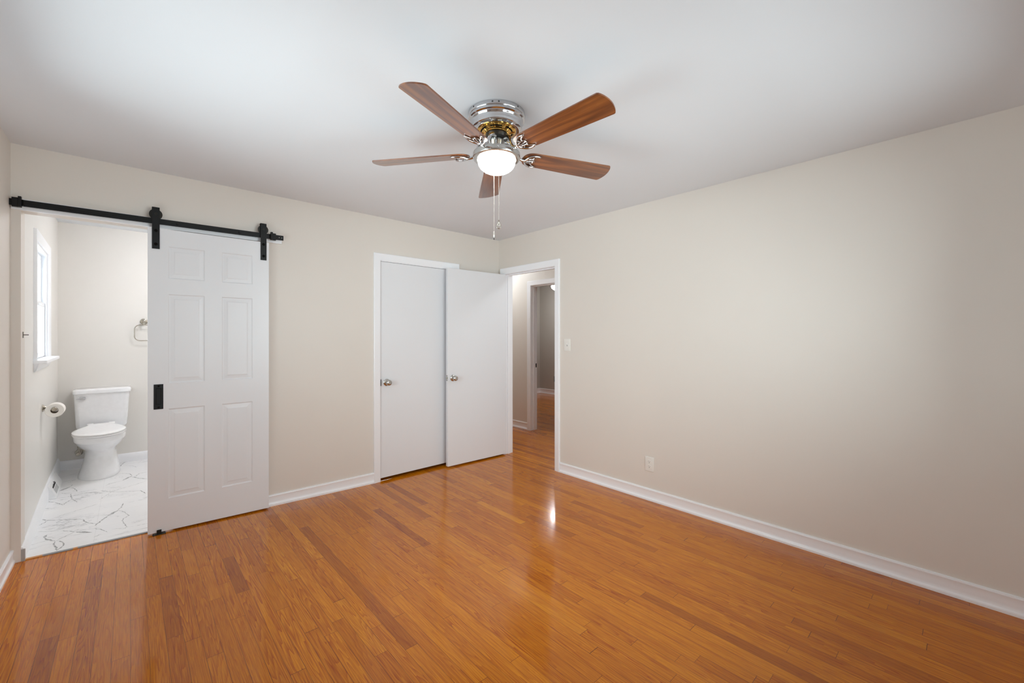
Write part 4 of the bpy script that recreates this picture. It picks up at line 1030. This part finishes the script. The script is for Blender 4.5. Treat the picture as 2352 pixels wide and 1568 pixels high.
# toilet paper holder and roll
RY = 0.905; RX = -3.562; RZ = 0.800; HY = 1.020
tp = thing('toilet_paper_holder', 'satin nickel toilet paper holder on the bathroom window wall', 'toilet paper holder', (wx(HY), HY, RZ))
bm = bmesh.new(); lathe(bm, [(0.027, 0.0), (0.027, 0.004), (0.020, 0.010), (0.012, 0.018), (0.0095, 0.030), (0.0095, 0.048), (0.011, 0.060), (0.0, 0.066)], 28, (0, 0, 0), 'x'); link('wall_post', bm, M['satin'], tp, smooth=45)
bm = bmesh.new(); dx = RX - wx(HY); tube(bm, [(dx, 0.010, 0), (dx, RY - HY - 0.006, 0)], 0.0085, 14)
lathe(bm, [(0.0, -0.004), (0.0135, -0.0035), (0.016, 0.0), (0.016, 0.006), (0.009, 0.010)], 24, (dx, RY - HY - 0.010, 0), 'y'); tube(bm, [(0.050, 0.0, 0), (dx, 0.0, 0)], 0.0095, 12)
link('arm', bm, M['satin'], tp, smooth=45)
tr_ = thing('toilet_paper_roll', 'white toilet paper roll hanging on its holder', 'toilet paper', (RX, RY, RZ))
zr = -0.0105
bm = bmesh.new(); lathe(bm, [(0.021, 0.0), (0.0485, 0.0), (0.050, 0.002), (0.050, 0.098), (0.0485, 0.100), (0.021, 0.100)], 48, (0, 0, zr), 'y', closed_top=False, closed_bot=False)
tube_in = None
link('paper', bm, M['paper'], tr_, smooth=40)
bm = bmesh.new(); lathe(bm, [(0.0195, 0.001), (0.021, 0.0), (0.021, 0.100), (0.0195, 0.099), (0.0195, 0.001)], 32, (0, 0, zr), 'y', closed_top=False, closed_bot=False); link('cardboard_core', bm, M['card'], tr_, smooth=40)
# towel ring
tw = thing('towel_ring', 'satin nickel towel ring on the bathroom wall beside the sliding door', 'towel ring', (-3.038, BATH_Y, 1.495))
bm = bmesh.new(); lathe(bm, [(0.0, -0.0535), (0.010, -0.052), (0.015, -0.046), (0.013, -0.036), (0.011, -0.026), (0.016, -0.016), (0.029, -0.010), (0.032, 0.0)], 32, axis='y'); tube(bm, [(0, -0.044, 0.0), (0, -0.044, -0.040)], 0.0055, 12); link('wall_post', bm, M['satin'], tw, smooth=45)
bm = bmesh.new(); rw, rh, rr = 0.083, 0.082, 0.045; pts = []
for cx, cz, a0 in ((rw - rr, rh - rr, 0), (-rw + rr, rh - rr, 90), (-rw + rr, -rh + rr, 180), (rw - rr, -rh + rr, 270)):
    for i in range(9): a = R(a0 + 90 * i / 8); pts.append((cx + rr * math.cos(a) + 0.008, -0.044, cz + rr * math.sin(a) - 0.119))
tube(bm, pts, 0.0042, 10, cyc=True); link('ring', bm, M['satin'], tw, smooth=60)
# strike pin on the doorway reveal
hk = thing('door_catch', 'tiny dark metal catch with a pin on the bathroom doorway edge', 'catch', (wx(0.065), 0.065, 1.349))
bm = newbox(0.0, -0.011, -0.018, 0.0032, 0.011, 0.018, 0.0008); link('catch_plate', bm, M['bronze'], hk)
bm = bmesh.new(); tube(bm, [(0.001, 0, 0), (0.024, 0, 0)], 0.0022, 8); link('pin', bm, M['bronze'], hk)
# baseboard register
rg_ = thing('floor_register', 'white slanted baseboard heating vent by the bathroom window wall', 'heating vent', (wx(1.22), 1.22, zf(-3.63) + 0.004), math.atan2(ud.y, ud.x) - PI / 2)
LR = 0.52
prof = [(0.001, 0.0), (0.060, 0.0), (0.060, 0.012), (0.022, 0.100), (0.018, 0.104), (0.001, 0.104)]
bm = bmesh.new(); A_ = [bm.verts.new((x, 0, z)) for x, z in prof]; B_ = [bm.verts.new((x, LR, z)) for x, z in prof]
bm.faces.new(A_); bm.faces.new(B_)
for i in range(len(prof)): bm.faces.new((A_[i], A_[(i + 1) % 6], B_[(i + 1) % 6], B_[i]))
bmesh.ops.bevel(bm, geom=[e for e in bm.edges], offset=0.0018, segments=2, affect='EDGES')
rb = link('vent_cover', bm, M['vent'], rg_, smooth=30)
sl = Vector((0.022 - 0.060, 0, 0.100 - 0.012)); Ls = sl.length; sl /= Ls; nr = Vector((sl.z, 0, -sl.x))
def onslant(y, t, lift=0.0006): p = Vector((0.060, y, 0.012)) + sl * t + nr * lift; return p
def slant_quad(bm, y0, y1, t0, t1, lift=0.0006):
    f = [bm.verts.new(onslant(y, t, lift)) for y, t in ((y0, t0), (y1, t0), (y1, t1), (y0, t1))]
    g = [bm.verts.new(onslant(y, t, lift - 0.0008)) for y, t in ((y0, t0), (y1, t0), (y1, t1), (y0, t1))]
    bm.faces.new(f); bm.faces.new(g)
    for i in range(4): bm.faces.new((f[i], f[(i + 1) % 4], g[(i + 1) % 4], g[i]))
bm = bmesh.new(); slant_quad(bm, 0.07, 0.27, 0.012, 0.052); link('damper_panel', bm, M['vent_gray'], rg_)
bm = bmesh.new(); hts = [0.014, 0.017, 0.012, 0.020, 0.016, 0.022, 0.018, 0.013, 0.020, 0.015, 0.011, 0.017]
for i, h in enumerate(hts):
    y = 0.075 + i * 0.0165; slant_quad(bm, y, y + 0.008, 0.058, 0.058 + h, 0.0012)
for i, h in enumerate((0.010, 0.012, 0.008)):
    y = 0.20 + i * 0.02; slant_quad(bm, y, y + 0.008, 0.080 - i * 0.004, 0.080 - i * 0.004 + h * 0.6, 0.0012)
link('louver_slots', bm, M['void'], rg_)
